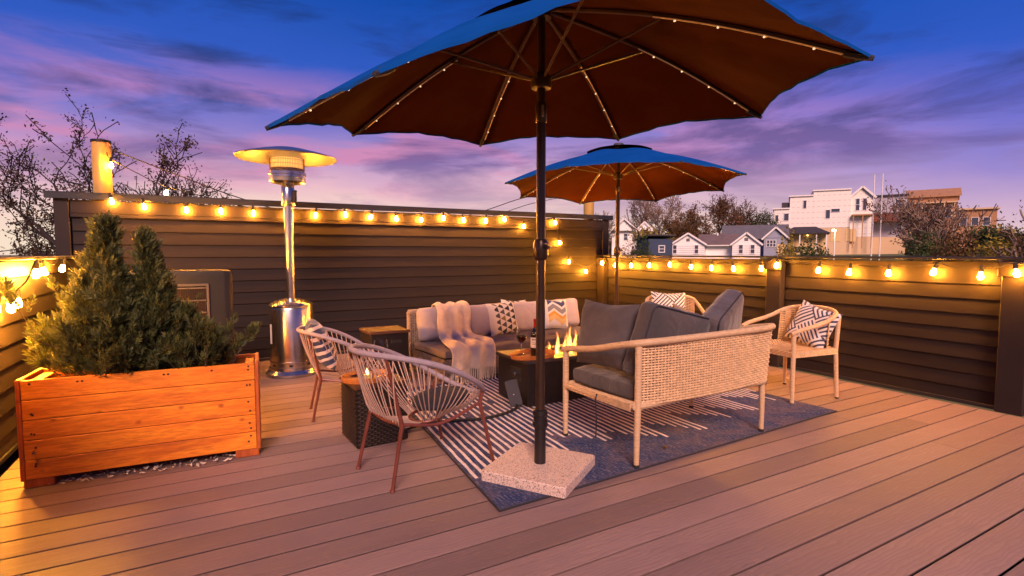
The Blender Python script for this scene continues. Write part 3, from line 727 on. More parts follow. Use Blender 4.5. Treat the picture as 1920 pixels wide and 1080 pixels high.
s1 = stand('square speckled granite umbrella stand on the rug corner', (1.485, 2.35, .008), R_(34))
s1.location = (1.505, 2.38, .010); sleeve(s1); s1.children[0].location = (-.035, .0, 0)
s2 = stand('granite umbrella stand hidden behind the sofa corner', (4.182, 4.908, 0), .4); sleeve(s2)

# ------------------------------------------------------------------ rug
def build_rug():
    r = thing('area_rug', 'blue outdoor rug with cream stripes under the seating group', 'rug', (1.113, 2.109, 0))
    A, B_, C_, D_ = Vector((0, 0, 0)), Vector((2.959, .132, 0)), Vector((2.90, 2.45, 0)), Vector((.17, 2.36, 0))
    def S(u, v, z): p = A.lerp(B_, u).lerp(D_.lerp(C_, u), v); p.z = z; return p
    rnd = random.Random(12)
    b = MB(); nu, nv = 41, 33
    b.grid(lambda u, v: S(u, v, .009 + .0012 * math.sin(u * 40 + v * 9)), nu, nv)
    edge = [(i / 40, 0) for i in range(41)] + [(1, j / 32) for j in range(1, 33)] + [(1 - i / 40, 1) for i in range(1, 41)] + [(0, 1 - j / 32) for j in range(1, 32)]
    n = len(edge); vs = [S(u, v, .009 + .0012 * math.sin(u * 40 + v * 9)) for u, v in edge] + [S(u, v, .001) for u, v in edge]
    b.add(vs, [(i, n + i, n + (i + 1) % n, (i + 1) % n) for i in range(n)]); b.build('field', M_RUG, r)
    # woven stripes run across the rug and stop at uneven lengths short of the near edge
    n = 58; gs = 7; base_g = [rnd.uniform(.06, .17) for _ in range(12)]
    for i in range(n):
        u = (i + .6) / (n + .2); k = (i % gs) / gs
        v0 = base_g[i // gs] + .15 * (1 - k) + .03 * rnd.random()
        if i < 13: v0 = .05 + .09 * (1 - (i % 4) / 4) + .03 * rnd.random()
        v1 = .985 - .04 * rnd.random(); gap = rnd.random() < .22
        segs = [(v0, v1)] if not gap else [(v0, (g := rnd.uniform(.5, .7))), (g + .05, v1)]
        for a, c in segs:
            m = MB(); N = max(6, int((c - a) * 34)); wv = .0098 / 2.95; ph = rnd.uniform(0, 6); vs = []
            for j in range(N + 1):
                v = a + (c - a) * j / N; du = .0006 * math.sin(v * 60 + ph); w = wv * (1 + .12 * math.sin(v * 140 + ph))
                vs += [S(u + du - w, v, .0115), S(u + du + w, v, .0115)]
            m.add(vs, [(2 * j, 2 * j + 1, 2 * j + 3, 2 * j + 2) for j in range(N)]); m.build('stripe', M_STRIPE, r, 0)
    e = MB(); e.tube([S(i / 40, 0, .006) for i in range(41)], .006, 6); e.build('bound_edge', M_PIPING, r)
    e = MB(); e.tube([S(0, i / 32, .006) for i in range(33)], .006, 6); e.build('bound_edge', M_PIPING, r)
build_rug()
RZ = .011     # height of the rug's face
def fallen_leaf(label, loc, rz, s, m):
    b = MB(); N = 10; vs = [(0, 0, .004)]
    for i in range(N):
        t = 2 * math.pi * i / N; r = s * (1 if i % 2 == 0 else .55); vs.append((r * math.cos(t), r * .8 * math.sin(t), .002 + .010 * (i % 3) * s / .03))
    b.add(vs, [(0, i + 1, (i + 1) % N + 1) for i in range(N)]); b.tube([(0, 0, .004), (-s * 1.4, .004, .003)], .001, 4)
    o = b.build('fallen_leaf', m, None, 0, loc, (0, 0, rz)); tag(o, label, 'leaf')
fallen_leaf('curled brown leaf lying on the blue rug behind the loveseat', (2.36, 2.30, RZ), .5, .024, M_LEAFB)

# ------------------------------------------------------------------ soft goods
def cushion(w, d, h, r=.045, n=10, puff=.02, seed=0):
    """boxed cushion: rounded box, x=w y=d z=h, centred"""
    rnd = random.Random(seed); ph = [rnd.uniform(0, 6) for _ in range(4)]; b = MB()
    def f(face, u, v):
        a, c = u * 2 - 1, v * 2 - 1
        p = {0: (a, c, 1), 1: (-a, c, -1), 2: (a, -1, c), 3: (-a, 1, c), 4: (1, a, c), 5: (-1, -a, c)}[face]
        q = Vector((p[0] * w / 2, p[1] * d / 2, p[2] * h / 2)); i = Vector((max(-w / 2 + r, min(w / 2 - r, q.x)), max(-d / 2 + r, min(d / 2 - r, q.y)), max(-h / 2 + r, min(h / 2 - r, q.z))))
        e = q - i; o = i + (e.normalized() * r if e.length > 1e-6 else e)
        m = min(w, d, h)
        k = puff * (1 - min(1, abs(p[0])) ** 4) * (1 - min(1, abs(p[1])) ** 4) if h == m else (puff * (1 - abs(p[0]) ** 4) * (1 - abs(p[2]) ** 4) if d == m else puff * (1 - abs(p[1]) ** 4) * (1 - abs(p[2]) ** 4))
        if h == m: o.z += k * (1 if p[2] > 0 else -1) * abs(p[2])
        elif d == m: o.y += k * (1 if p[1] > 0 else -1) * abs(p[1])
        else: o.x += k * (1 if p[0] > 0 else -1) * abs(p[0])
        wr = .0035 * math.sin(q.x * 31 + ph[0] + q.z * 17) * math.sin(q.y * 27 + ph[1] + q.z * 11); return o + (o.normalized() * wr)
    rr = min(r, min(w, d, h) * .49); r = rr
    for k in range(6): b.grid(lambda u, v: f(k, u, v), n + 4, n + 4)
    return b
def pillow(w, h, t, seed=0, n=17):
    """knife edge throw pillow in the xz plane, y = thickness, bottom at z=0"""
    rnd = random.Random(seed); ph = [rnd.uniform(0, 6) for _ in range(4)]; b = MB()
    def f(u, v, s):
        a, c = u * 2 - 1, v * 2 - 1
        k = max(0, (1 - a ** 4)) ** .55 * max(0, (1 - c ** 4)) ** .55
        x = a * w / 2 * (1 - .055 * (1 - c * c)); z = c * h / 2 * (1 - .055 * (1 - a * a))
        y = s * t / 2 * k + .006 * math.sin(a * 5 + ph[0]) * math.sin(c * 6 + ph[1]) * k
        z -= .012 * (1 - abs(a)) * max(0, c) ; return Vector((x, y, z + h / 2))
    b.grid(lambda u, v: f(u, v, -1), n, n); b.grid(lambda u, v: f(1 - u, v, 1), n, n)
    return b
def pattern_base(name):
    m, t, b = mat_parts(name); tc = t.node('ShaderNodeTexCoord'); sp = t.node('ShaderNodeSeparateXYZ'); t.link(tc.outputs['Object'], sp.inputs[0])
    b.inputs['Roughness'].default_value = .9; b.inputs['Sheen Weight'].default_value = .2
    bn = t.node('ShaderNodeBump'); bn.inputs['Strength'].default_value = .3; bn.inputs['Distance'].default_value = .002
    t.link(t.noise(tc.outputs['Object'], 260, 2), bn.inputs['Height']); t.link(bn.outputs[0], b.inputs['Normal'])
    return m, t, b, sp.outputs[0], sp.outputs[2], tc.outputs['Object']
def tri_mat():
    m, t, b, x, z, v = pattern_base('triangle_print')
    u = t.math('MULTIPLY', t.math('ADD', x, 10), 14.5); w = t.math('MULTIPLY', t.math('ADD', z, 10), 14.5)
    col = t.math('FLOOR', u); w2 = t.math('ADD', w, t.math('MULTIPLY', t.math('MODULO', col, 2.0), .5))
    fu = t.math('FRACT', u); fv = t.math('ABSOLUTE', t.math('SUBTRACT', t.math('MULTIPLY', t.math('FRACT', w2), 2), 1))
    d = t.math('LESS_THAN', fv, t.math('SUBTRACT', fu, .06))
    inner = t.math('GREATER_THAN', x, -.115)
    d = t.math('MULTIPLY', d, inner)
    wn = t.node('ShaderNodeTexWhiteNoise'); wn.noise_dimensions = '2D'; cb = t.node('ShaderNodeCombineXYZ'); t.link(col, cb.inputs[0]); t.link(t.math('FLOOR', w2), cb.inputs[1]); t.link(cb.outputs[0], wn.inputs['Vector'])
    dk = t.ramp(wn.outputs['Value'], [(0, (.03, .03, .035)), (.55, (.09, .09, .10)), (.82, (.30, .20, .08))], 'CONSTANT')
    t.link(t.mix(d, (.80, .75, .68), dk), b.inputs['Base Color']); return m
def chev_mat():
    m, t, b, x, z, v = pattern_base('chevron_print')
    zig = t.math('MULTIPLY', t.math('ABSOLUTE', t.math('SUBTRACT', t.math('FRACT', t.math('MULTIPLY', t.math('ADD', x, 10.05), 4.4)), .5)), .14)
    h = t.math('DIVIDE', t.math('SUBTRACT', z, zig), .35)
    c = t.ramp(h, [(0, (.78, .72, .64)), (.12, (.72, .50, .20)), (.30, (.70, .34, .04)), (.40, (.80, .75, .68)), (.48, (.25, .24, .25)), (.64, (.80, .75, .68)), (.72, (.03, .05, .14)), (.88, (.80, .75, .68))], 'CONSTANT')
    ins = t.math('LESS_THAN', t.math('ABSOLUTE', x), .125)
    t.link(t.mix(ins, (.80, .75, .68), c), b.inputs['Base Color']); return m
def maze_mat(name, k=11.0, cell=6.0):
    m, t, b, x, z, v = pattern_base(name)
    s45 = .7071
    a = t.math('MULTIPLY', t.math('ADD', t.math('ADD', x, z), 20), s45); c = t.math('MULTIPLY', t.math('ADD', t.math('SUBTRACT', x, z), 20), s45)
    ca = t.math('FLOOR', t.math('MULTIPLY', a, cell)); cc = t.math('FLOOR', t.math('MULTIPLY', c, cell))
    par = t.math('MODULO', t.math('ADD', ca, cc), 2.0)
    s1 = t.math('FRACT', t.math('MULTIPLY', a, cell * k / 2)); s2 = t.math('FRACT', t.math('MULTIPLY', c, cell * k / 2))
    s = t.math('ADD', t.math('MULTIPLY', s1, par), t.math('MULTIPLY', s2, t.math('SUBTRACT', 1, par)))
    l = t.math('LESS_THAN', s, .46)
    t.link(t.mix(l, (.70, .62, .56), (.05, .05, .085)), b.inputs['Base Color']); return m
def palm_mat():
    m, t, b, x, z, v = pattern_base('palm_print')
    w = t.node('ShaderNodeTexWave'); w.wave_type = 'RINGS'; w.inputs['Scale'].default_value = 5.5; w.inputs['Distortion'].default_value = 5; w.inputs['Detail'].default_value = 1.5
    t.link(t.mapping(v, (1, 1, 1), (.1, 0, .16)), w.inputs['Vector'])
    t.link(t.ramp(w.outputs['Fac'], [(.62, (.022, .028, .07)), (.70, (.62, .46, .40))]), b.inputs['Base Color']); return m
M_TRI, M_CHEV, M_MAZE, M_PALM = tri_mat(), chev_mat(), maze_mat('maze_print'), palm_mat()

def weave(b, S, Nf, nu, nv, rh, rv, amp, sub=2, sides=4):
    for i in range(nu + 1):
        b.tube([S(i / nu, j / 6) for j in range(7)], rv, sides, caps=False)
    for j in range(nv):
        v = (j + .5) / nv; pts = []
        for k in range(nu * sub + 1):
            u = k / (nu * sub); pts.append(Vector(S(u, v)) + Vector(Nf(u, v)) * (amp * math.cos(math.pi * (k / sub + j))))
        b.tube(pts, rh, sides, caps=False)

# ------------------------------------------------------------------ rattan loveseat
def build_loveseat():
    s = thing('loveseat', 'rattan loveseat with charcoal cushions seen from behind', 'loveseat', (2.575, 2.50, RZ), R_(2.0))
    for x, y, h, dx in ((-.575, -.31, .68, -.006), (.565, -.30, .68, .006), (-.605, .31, .56, 0), (.605, .31, .56, 0)):
        L = MB().tube([(x + dx, y, .012), (x + dx * .7, y, .2), (x, y, .36), (x, y, h)], [.015, .018, .020, .019], 12).build('leg', M_RATTAN_D, s)
        MB().lathe([(.015, 0), (.018, .004), (.018, .016)], 12, (x + dx, y, 0)).build('foot_cap', M_RUBBER, L)
    top = bez([(-.605, .335, .565), (-.606, .25, .583), (-.608, .05, .612), (-.606, -.16, .662), (-.575, -.312, .697), (-.42, -.352, .703), (0, -.362, .704), (.42, -.352, .703), (.575, -.332, .702), (.640, -.30, .704), (.635, -.12, .668), (.62, .06, .615), (.607, .25, .583), (.605, .335, .565)], 8)
    MB().tube(top, .0205, 12).build('arm_rail', M_RATTAN_D, s)
    def bow(u): return -.312 - .045 * (1 - (2 * u - 1) ** 2)
    def S(u, v): return ((u - .5) * 1.15 + .01 + .045 * max(0, u - .85) / .15 * v, bow(u) - .004, .345 + .355 * v)
    b = MB(); weave(b, S, lambda u, v: (0, -1, 0), 48, 24, .0058, .0042, .0052, 2, 5); b.build('woven_back', M_RATTAN, s)
    f = MB()
    for p in (((-.60, .31, .335), (.60, .31, .335)), ((-.575, -.31, .345), (.565, -.31, .345)), ((-.59, -.31, .345), (-.604, .31, .335)), ((.58, -.31, .345), (.604, .31, .335))): f.tube(p, .024, 10)
    f.build('seat_frame', M_RATTAN_D, s)
    w = MB(); weave(w, lambda u, v: ((u - .5) * 1.12, -.29 + .58 * v, .343), lambda u, v: (0, 0, 1), 40, 24, .007, .005, .004, 1); w.build('seat_weave', M_RATTAN, s)
    b = MB(); weave(b, lambda u, v: (-.612 - .004, -.29 + .58 * u, .315 + .045 * v), lambda u, v: (-1, 0, 0), 30, 5, .005, .004, .003); b.build('side_weave', M_RATTAN, s)
    c = cushion(1.14, .58, .105, .035, 12, .012, 1).build('seat_cushion', M_GREYCUSH, s, 60, (0, .01, .405))
    a = cushion(.56, .13, .44, .045, 12, .022, 2).build('back_cushion', M_GREYCUSH, s, 60, (-.235, -.205, .645), (R_(9), R_(13), R_(3)))
    e = cushion(.53, .13, .45, .045, 12, .022, 3).build('back_cushion', M_GREYCUSH2, s, 60, (.315, -.15, .665), (R_(10), R_(-17), R_(20)))
    for o, w, h in ((a, .56, .44), (e, .53, .45)):
        pts = []
        for cx, cz, a0 in ((w / 2 - .05, h / 2 - .05, 0), (-w / 2 + .05, h / 2 - .05, 90), (-w / 2 + .05, -h / 2 + .05, 180), (w / 2 - .05, -h / 2 + .05, 270)):
            for k in range(5): t = R_(a0 + 22.5 * k); pts.append((cx + .042 * math.cos(t), -.056, cz + .042 * math.sin(t)))
        MB().tube(pts, .0045, 6, True).build('piping', M_PIPING, o)
    t = MB(); t.tube(bez([(-.622, -.02, .355), (-.632, -.02, .32), (-.630, -.025, .20), (-.628, -.02, .09)], 5), .004, 5); t.build('cushion_tie', M_PIPING, s)
build_loveseat()
def top_mesh(mb, name, m, label, cat, loc, rot, group=None, smooth=60):
    o = mb.build(name, m, None, smooth, loc, rot); return tag(o, label, cat, group)
G_P = 'throw pillows on the seats'
top_mesh(pillow(.46, .42, .16, 5), 'throw_pillow', M_GREYCUSH2, 'large grey denim pillow against the near arm of the loveseat', 'pillow', (2.09, 2.58, .485), (R_(10), 0, R_(98)), G_P)
top_mesh(pillow(.38, .36, .14, 6), 'throw_pillow', mat('tan_pillow', (.36, .25, .16), .9, var=.3, scale=5, bump=.3, bscale=200), 'tan pillow peeking between the loveseat back cushions', 'pillow', (2.90, 2.60, .475), (R_(-16), R_(14), R_(25)), G_P)

# ------------------------------------------------------------------ rattan armchairs
def armchair(label, loc, rz):
    s = thing('armchair', label, 'chair', loc, rz, 'rattan armchairs')
    W, D = .245, .235
    for x, y, h in ((-W, D, .70), (W, D, .70), (-W, -D, .575), (W, -D, .575)):
        sx = 1 if x > 0 else -1
        L = MB().tube([(x + sx * .012, y + (.02 if y > 0 else -.012), .012), (x, y, .40), (x * 1.0, y + (.025 if y > 0 else 0), h)], [.014, .018, .017], 10).build('leg', M_RATTAN_D, s)
        MB().lathe([(.012, 0), (.015, .003), (.015, .014)], 10, (x + sx * .012, y + (.02 if y > 0 else -.012), 0)).build('foot_cap', M_RUBBER, L)
    rail = bez([(-W - .005, -D - .035, .565), (-W - .02, -D + .05, .592), (-W - .025, .05, .638), (-W + .0, .22, .700), (-.15, .285, .728), (0, .30, .735), (.15, .285, .728), (W - .0, .22, .700), (W + .025, .05, .638), (W + .02, -D + .05, .592), (W + .005, -D - .035, .565)], 8)
    MB().tube(rail, .0175, 10).build('arm_rail', M_RATTAN_D, s)
    def S(u, v):
        a = (u - .5) * 2; x = a * (W - .005); y = .295 - .075 * a ** 4 - .055 * a * a - .03 * (1 - v); return (x, y, .40 + (.325 - .035 * a * a) * v)
    b = MB(); weave(b, S, lambda u, v: (0, 1, 0), 20, 18, .0064, .0045, .0055); b.build('woven_back', M_RATTAN, s)
    f = MB(); f.tube([(-W, -D, .40), (W, -D, .40), (W, D, .40), (-W, D, .40)], .017, 8, True); f.build('seat_frame', M_RATTAN_D, s)
    b = MB(); weave(b, lambda u, v: ((u - .5) * 2 * (W + .004), -D + 2 * D * v, .420 - .018 * math.sin(math.pi * v) * math.sin(math.pi * u)), lambda u, v: (0, 0, 1), 30, 34, .0072, .004, .003); b.build('woven_seat', M_RATTAN, s)
    b = MB(); weave(b, lambda u, v: ((u - .5) * 2 * W, -D - .014, .372 + .045 * v), lambda u, v: (0, -1, 0), 24, 4, .0062, .004, .003); b.build('front_apron', M_RATTAN, s)
    for sx in (-1, 1):
        b = MB(); weave(b, lambda u, v: (sx * (W + .012), -D + 2 * D * u, .372 + .045 * v), lambda u, v: (sx, 0, 0), 22, 4, .0062, .004, .003); b.build('side_apron', M_RATTAN, s)
    return s
def local_pt(loc, rz, p): return Vector(loc) + Matrix.Rotation(rz, 3, 'Z') @ Vector(p)
a1, r1 = (4.235, 2.74, 0), R_(-98)
armchair('rattan armchair at the end of the loveseat beside the low fence', a1, r1)
top_mesh(pillow(.38, .36, .13, 8), 'throw_pillow', M_MAZE, 'maze print pillow leaning in the armchair at the rug corner', 'pillow', local_pt(a1, r1, (.02, .115, .425)), (R_(-22), R_(14), r1), G_P)
a2, r2 = (4.21, 4.02, 0), R_(-36)
armchair('rattan armchair facing the fire table with its back to the corner', a2, r2)
top_mesh(pillow(.38, .36, .13, 9), 'throw_pillow', M_MAZE, 'maze print pillow in the armchair behind the loveseat', 'pillow', local_pt(a2, r2, (-.03, .12, .43)), (R_(-14), R_(2), r2 + .12), G_P)

# ------------------------------------------------------------------ wicker sofa and its throw
SO, SR = (1.80, 4.47, 0), R_(6)
def build_sofa():
    s = thing('wicker_sofa', 'low grey brown wicker sofa with light grey back cushions by the wall', 'sofa', SO, SR)
    L, D = 2.15, .74
    MB().box((L / 2, D / 2, .125), (L - .03, D - .03, .19), None, .01).build('base_core', M_DARK, s, 0)
    b = MB()
    weave(b, lambda u, v: (L * u, .0, .025 + .20 * v), lambda u, v: (0, -1, 0), 90, 13, .0085, .006, .005, 1)
    weave(b, lambda u, v: (.0, D * u, .025 + .20 * v), lambda u, v: (-1, 0, 0), 30, 13, .0085, .006, .005, 1)
    weave(b, lambda u, v: (L, D * u, .025 + .20 * v), lambda u, v: (1, 0, 0), 30, 13, .0085, .006, .005, 1)
    b.build('wicker_base', M_WICK, s)
    cushion(L + .01, .70, .085, .03, 14, .006, 1).build('seat_cushion', mat('taupe_cushion', (.20, .16, .155), .9, var=.2, scale=8, bump=.4, bscale=240), s, 60, (L / 2, .345, .268))
    b = MB(); MB().box((L / 2, .74, .31), (L + .04, .03, .58), None, .01).build('back_core', M_DARK, s, 0)
    weave(b, lambda u, v: (-.02 + (L + .04) * u, .722, .03 + .57 * v), lambda u, v: (0, -1, 0), 90, 34, .008, .006, .005, 1)
    weave(b, lambda u, v: (-.026, .70 + .07 * u, .03 + .57 * v), lambda u, v: (-1, 0, 0), 3, 34, .008, .006, .005, 1); b.build('wicker_back', M_WICKB, s)
    MB().tube([(-.03, .737, .605), (L + .03, .737, .605)], .022, 8).build('back_rail', M_WICKB, s)
    for i in range(4): rbox((.05, .05, .03), .004, 'foot', M_BLACK, s, ((.08 if i % 2 == 0 else L - .08), (.06 if i < 2 else D - .06), .015))
    for i in range(4):
        cushion(.53, .14, .34, .05, 12, .022, 20 + i).build('back_cushion', M_BEIGECUSH, s, 60, (.285 + i * .533, .605, .475), (R_(-10), R_([1, -1, 1.5, -1][i]), 0))
build_sofa()
def sofa_pt(x, y, z): return local_pt(SO, SR, (x, y, z))
top_mesh(pillow(.37, .36, .13, 31), 'throw_pillow', M_TRI, 'triangle print pillow on the sofa nearest the cream throw', 'pillow', sofa_pt(.99, .47, .315), (R_(-15), R_(-3), SR), G_P)
top_mesh(pillow(.35, .36, .13, 32), 'throw_pillow', M_TRI, 'triangle print pillow tucked behind another one on the sofa', 'pillow', sofa_pt(1.19, .56, .325), (R_(-12), R_(4), SR), G_P)
top_mesh(pillow(.36, .36, .13, 33), 'throw_pillow', M_CHEV, 'cream pillow with navy grey and orange chevrons on the sofa', 'pillow', sofa_pt(1.70, .46, .315), (R_(-15), R_(4), SR - .1), G_P)

def build_throw():
    t = thing('throw_blanket', 'cream fringed throw draped over the sofa back and seat', 'blanket', SO, SR)
    path = bez([(.77, .42, 0), (.755, .58, .03), (.70, .664, .08), (.60, .672, .13), (.515, .62, .17), (.485, .50, .28), (.45, .40, .40), (.38, .352, .48), (.25, .345, .62), (.08, .342, .78), (-.005, .330, .84), (-.045, .27, .88), (-.05, .125, 1.0)], 6)
    n = len(path)
    def S(u, v):
        f = v * (n - 1); i = min(int(f), n - 2); p = path[i].lerp(path[i + 1], f - i); s = p.z
        x0 = .22 + (.02 - .22) * s ** 1.2; x1 = .57 + (.50 - .57) * s
        x = x0 + (x1 - x0) * u + .012 * math.sin(v * 14 + u * 4)
        g = -math.cos(u * 2 * math.pi * 2.6 + .5 * math.sin(v * 5)) * .5 + .5
        g2 = math.exp(-((u - .47) / .07) ** 2)
        amp = .012 + .014 * s; off = amp * (g * 1.6 - 2.0 * g2 * .5)
        a = path[max(i - 1, 0)]; b_ = path[min(i + 2, n - 1)]; ty, tz = b_.x - a.x, b_.y - a.y; l = math.hypot(ty, tz) or 1
        ny, nz = tz / l, -ty / l
        if s > .15 and ny > 0 and i > n * .25: ny, nz = (tz / l, -ty / l)
        y, z = p.x, p.y
        # push the folds away from the sofa: outwards is up on the seat and forwards on the fronts
        oy, oz = (-abs(ny), abs(nz))
        if i < n * .12: oy = abs(ny)
        return Vector((x, y + oy * off, z + oz * off))
    b = MB(); nu, nv = 44, 80; b.grid(S, nu, nv)
    o = b.build('cloth', M_THROW, t, 180)
    md = o.modifiers.new('thick', 'SOLIDIFY'); md.thickness = .009; md.offset = 1
    f = MB(); rnd = random.Random(4)
    for i in range(34):
        u = (i + .5) / 34; p = S(u, 1); L = rnd.uniform(.10, .128); dx = rnd.uniform(-.012, .012)
        f.tube([p + Vector((0, .0, .01)), p + Vector((dx * .4, -.006, -L * .5)), p + Vector((dx, rnd.uniform(-.014, .004), -L))], [.0055, .005, .004], 5)
    f.build('fringe', M_THROW, t)
build_throw()

# ------------------------------------------------------------------ tables
M_TBL = mat('dark_brown_weave', (.026, .015, .011), .5, var=.3, scale=20, stretch=(1, 1, 3), bump=.7, bscale=90, bstretch=(1, 1, 2))
M_TBLTOP = wood_mat('brown_table_top', (.075, .032, .016), (.12, .052, .024), (.04, .016, .01), .45)
M_FTOP = mat('dark_slate_top', (.055, .040, .040), .35, var=.25, scale=6, bump=.1)
def box_table(name, label, cat, loc, rz, w, d, h, body, top, weave_on=False, group=None):
    t = thing(name, label, cat, loc, rz, group)
    MB().box((0, 0, h / 2 - .01), (w - .02, d - .02, h - .03), None, .004).build('body', body, t, 0)
    if weave_on:
        b = MB()
        for sg, ax in ((-1, 'y'), (-1, 'x'), (1, 'x'), (1, 'y')):
            if ax == 'y': weave(b, lambda u, v: ((u - .5) * (w - .012), sg * (d / 2 - .006), .012 + (h - .05) * v), lambda u, v: (0, sg, 0), 16, 26, .006, .005, .004, 1)
            else: weave(b, lambda u, v: (sg * (w / 2 - .006), (u - .5) * (d - .012), .012 + (h - .05) * v), lambda u, v: (sg, 0, 0), 16, 26, .006, .005, .004, 1)
        b.build('woven_sides', M_TBL, t)
    MB().box((0, 0, h - .013), (w + .006, d + .006, .026), None, .005).build('top', top, t, 0)
    return t
# side table between the rope chairs
T1 = (.865, 3.385, 0); T1R = R_(4)
box_table('side_table', 'dark brown woven cube table between the two rope chairs', 'table', T1, T1R, .33, .33, .395, M_TBL, M_TBLTOP, True)
t2 = box_table('side_table', 'dark cube table with a brown top beside the sofa end', 'table', (1.345, 4.84, 0), R_(2), .37, .35, .50, M_BLACK, M_TBLTOP)
rbox((.10, .006, .035), .004, 'handle_slot', M_RUBBER, t2, (.06, -.168, .40))
FT = (2.50, 3.68, RZ); 
def build_fire_table():
    W, D, H = .92, .50, .365
    t = thing('fire_table', 'black rectangular gas fire table in the middle of the rug', 'fire table', FT, R_(1))
    MB().box((0, 0, H / 2 - .01), (W - .03, D - .03, H - .025), None, .006).build('body', M_BLACK, t, 0)
    rim = MB()
    for c, s in (((-.27, 0, H - .013), (.38, D, .026)), ((.41, 0, H - .013), (.10, D, .026)), ((.14, .2, H - .013), (.44, .10, .026)), ((.14, -.2, H - .013), (.44, .10, .026))): rim.box(c, s, None, .003)
    rim.build('top', M_FTOP, t, 0)
    MB().box((.14, 0, H - .05), (.435, .295, .01)).build('burner_pan', M_STEEL, t, 0)
    g = MB(); rnd = random.Random(2)
    for i in range(110):
        r = rnd.uniform(.008, .016); g.box((.14 + rnd.uniform(-.2, .2), rnd.uniform(-.13, .13), H - .040 + rnd.uniform(0, .012)), (r, r * 1.2, r * .8), (rnd.random() * 3, rnd.random() * 3, rnd.random() * 3), .002)
    tag(g.build('fire_glass', mat('fire_glass', (.35, .28, .22), .15, var=.4, scale=30), t, 0), kind='stuff')
    rbox((.008, .16, .10), .004, 'control_panel', M_RUBBER, t, (-W / 2 + .014, -.06, .235))
    k = MB(); k.lathe([(.017, 0), (.017, .016), (.012, .022)], 16); k.build('control_knob', M_STEEL, t, loc=(-W / 2 + .010, -.075, .24), rot=(0, -math.pi / 2, 0))
build_fire_table()
def flame_volume():
    m = bpy.data.materials.new('flame_gas'); m.use_nodes = True; t = NT(m.node_tree); t.n.clear(); MATS['flame_gas'] = m
    out = t.node('ShaderNodeOutputMaterial'); em = t.node('ShaderNodeEmission'); tc = t.node('ShaderNodeTexCoord'); v = tc.outputs['Object']; oi = t.node('ShaderNodeObjectInfo')
    sp = t.node('ShaderNodeSeparateXYZ'); t.link(v, sp.inputs[0]); x, y, z = sp.outputs
    ph = t.math('MULTIPLY', oi.outputs['Random'], 6.3)
    wob = t.math('MULTIPLY', t.math('SINE', t.math('ADD', t.math('MULTIPLY', z, 5.5), ph)), t.math('MULTIPLY', z, .45))
    x2 = t.math('SUBTRACT', x, wob)
    rr = t.math('SQRT', t.math('ADD', t.math('MULTIPLY', x2, x2), t.math('MULTIPLY', y, y)))
    # teardrop radius over the height, ragged by noise
    R = t.math('MULTIPLY', t.math('POWER', t.math('SUBTRACT', 1.0, z, clamp=True), .8), t.math('ADD', .35, t.math('MULTIPLY', t.math('POWER', z, .5), .75)))
    n = t.noise(t.mapping(v, (2, 2, 2.2)), 1.8, 3, .6)
    f = t.math('SUBTRACT', t.math('ADD', R, t.math('MULTIPLY', t.math('SUBTRACT', n, .5), 1.1)), rr)
    f = t.math('MULTIPLY', f, 2.4, clamp=True)
    t.link(t.mix(f, (1, .16, .01), (1, .52, .10)), em.inputs[0]); t.link(t.math('MULTIPLY', t.math('POWER', f, 1.4), 230.0), em.inputs[1])
    t.link(em.outputs[0], out.inputs['Volume']); return m
M_GAS = flame_volume()
FLAME_ME = MB().lathe([(0, -.02), (.9, 0), (1.25, .2), (1.3, .45), (1.2, .75), (.9, .98), (0, 1.02)], 16).mesh('flame', M_GAS, 180)
f = thing('fire', 'orange gas flames burning in the fire table', 'fire', (FT[0] + .06, FT[1] - .02, FT[2] + .325))
for i, (x, y, h, r) in enumerate(((-.10, -.03, .17, .036), (-.06, .03, .22, .034), (-.02, -.02, .19, .036), (.03, -.04, .27, .038), (.06, .04, .20, .034), (.11, .01, .23, .036), (.16, -.02, .17, .034), (-.13, .05, .13, .030))):
    q = link('flame', FLAME_ME, f, (x, y, 0)); q.scale = (r, r, h)
def flame_mesh(h, r, seed, m):
    rnd = random.Random(seed); ph = rnd.uniform(0, 6); b = MB(); N = 12; vs = []; n = 10
    for i in range(N):
        t = i / (N - 1); rr = r * (math.sin(math.pi * min(1, (t + .10) ** .62)) ** .9 * (1 - t) ** .35 + .015)
        for j in range(n): a = 2 * math.pi * j / n; vs.append((rr * math.cos(a), rr * math.sin(a), h * t))
    return b.add(vs, [(i * n + j, i * n + (j + 1) % n, (i + 1) * n + (j + 1) % n, (i + 1) * n + j) for i in range(N - 1) for j in range(n)])

def tray(label, loc, rx, ry, rz=0):
    t = thing('serving_tray', label, 'tray', loc, rz, 'orange wooden trays')
    def ell(k, z, n=40): return [(rx * k * math.cos(2 * math.pi * i / n), ry * k * math.sin(2 * math.pi * i / n), z) for i in range(n)]
    b = MB(); lv = [(.93, .001), (.95, .0), (1.0, .028), (1.0, .034), (.965, .034), (.92, .009)]; n = 40; vs = [p for k, z in lv for p in ell(k, z)]
    fs = [(i * n + j, i * n + (j + 1) % n, (i + 1) * n + (j + 1) % n, (i + 1) * n + j) for i in range(len(lv) - 1) for j in range(n)]
    b.add(vs, fs).build('rim', M_TRAY, t)
    MB().add(ell(.935, .008) + ell(.935, .001), [tuple(range(n)), tuple(reversed(range(n, 2 * n)))]).build('tray_floor', M_TRAY, t, 0)
    return t
TOPZ = FT[2] + .365
tray('oval orange wooden tray holding wine on the fire table', (2.185, 3.565, TOPZ + .001), .205, .140, R_(8))
tray('orange wooden tray with a candle on the woven cube table', (T1[0] - .045, T1[1] - .02, .397), .165, .135, R_(10))
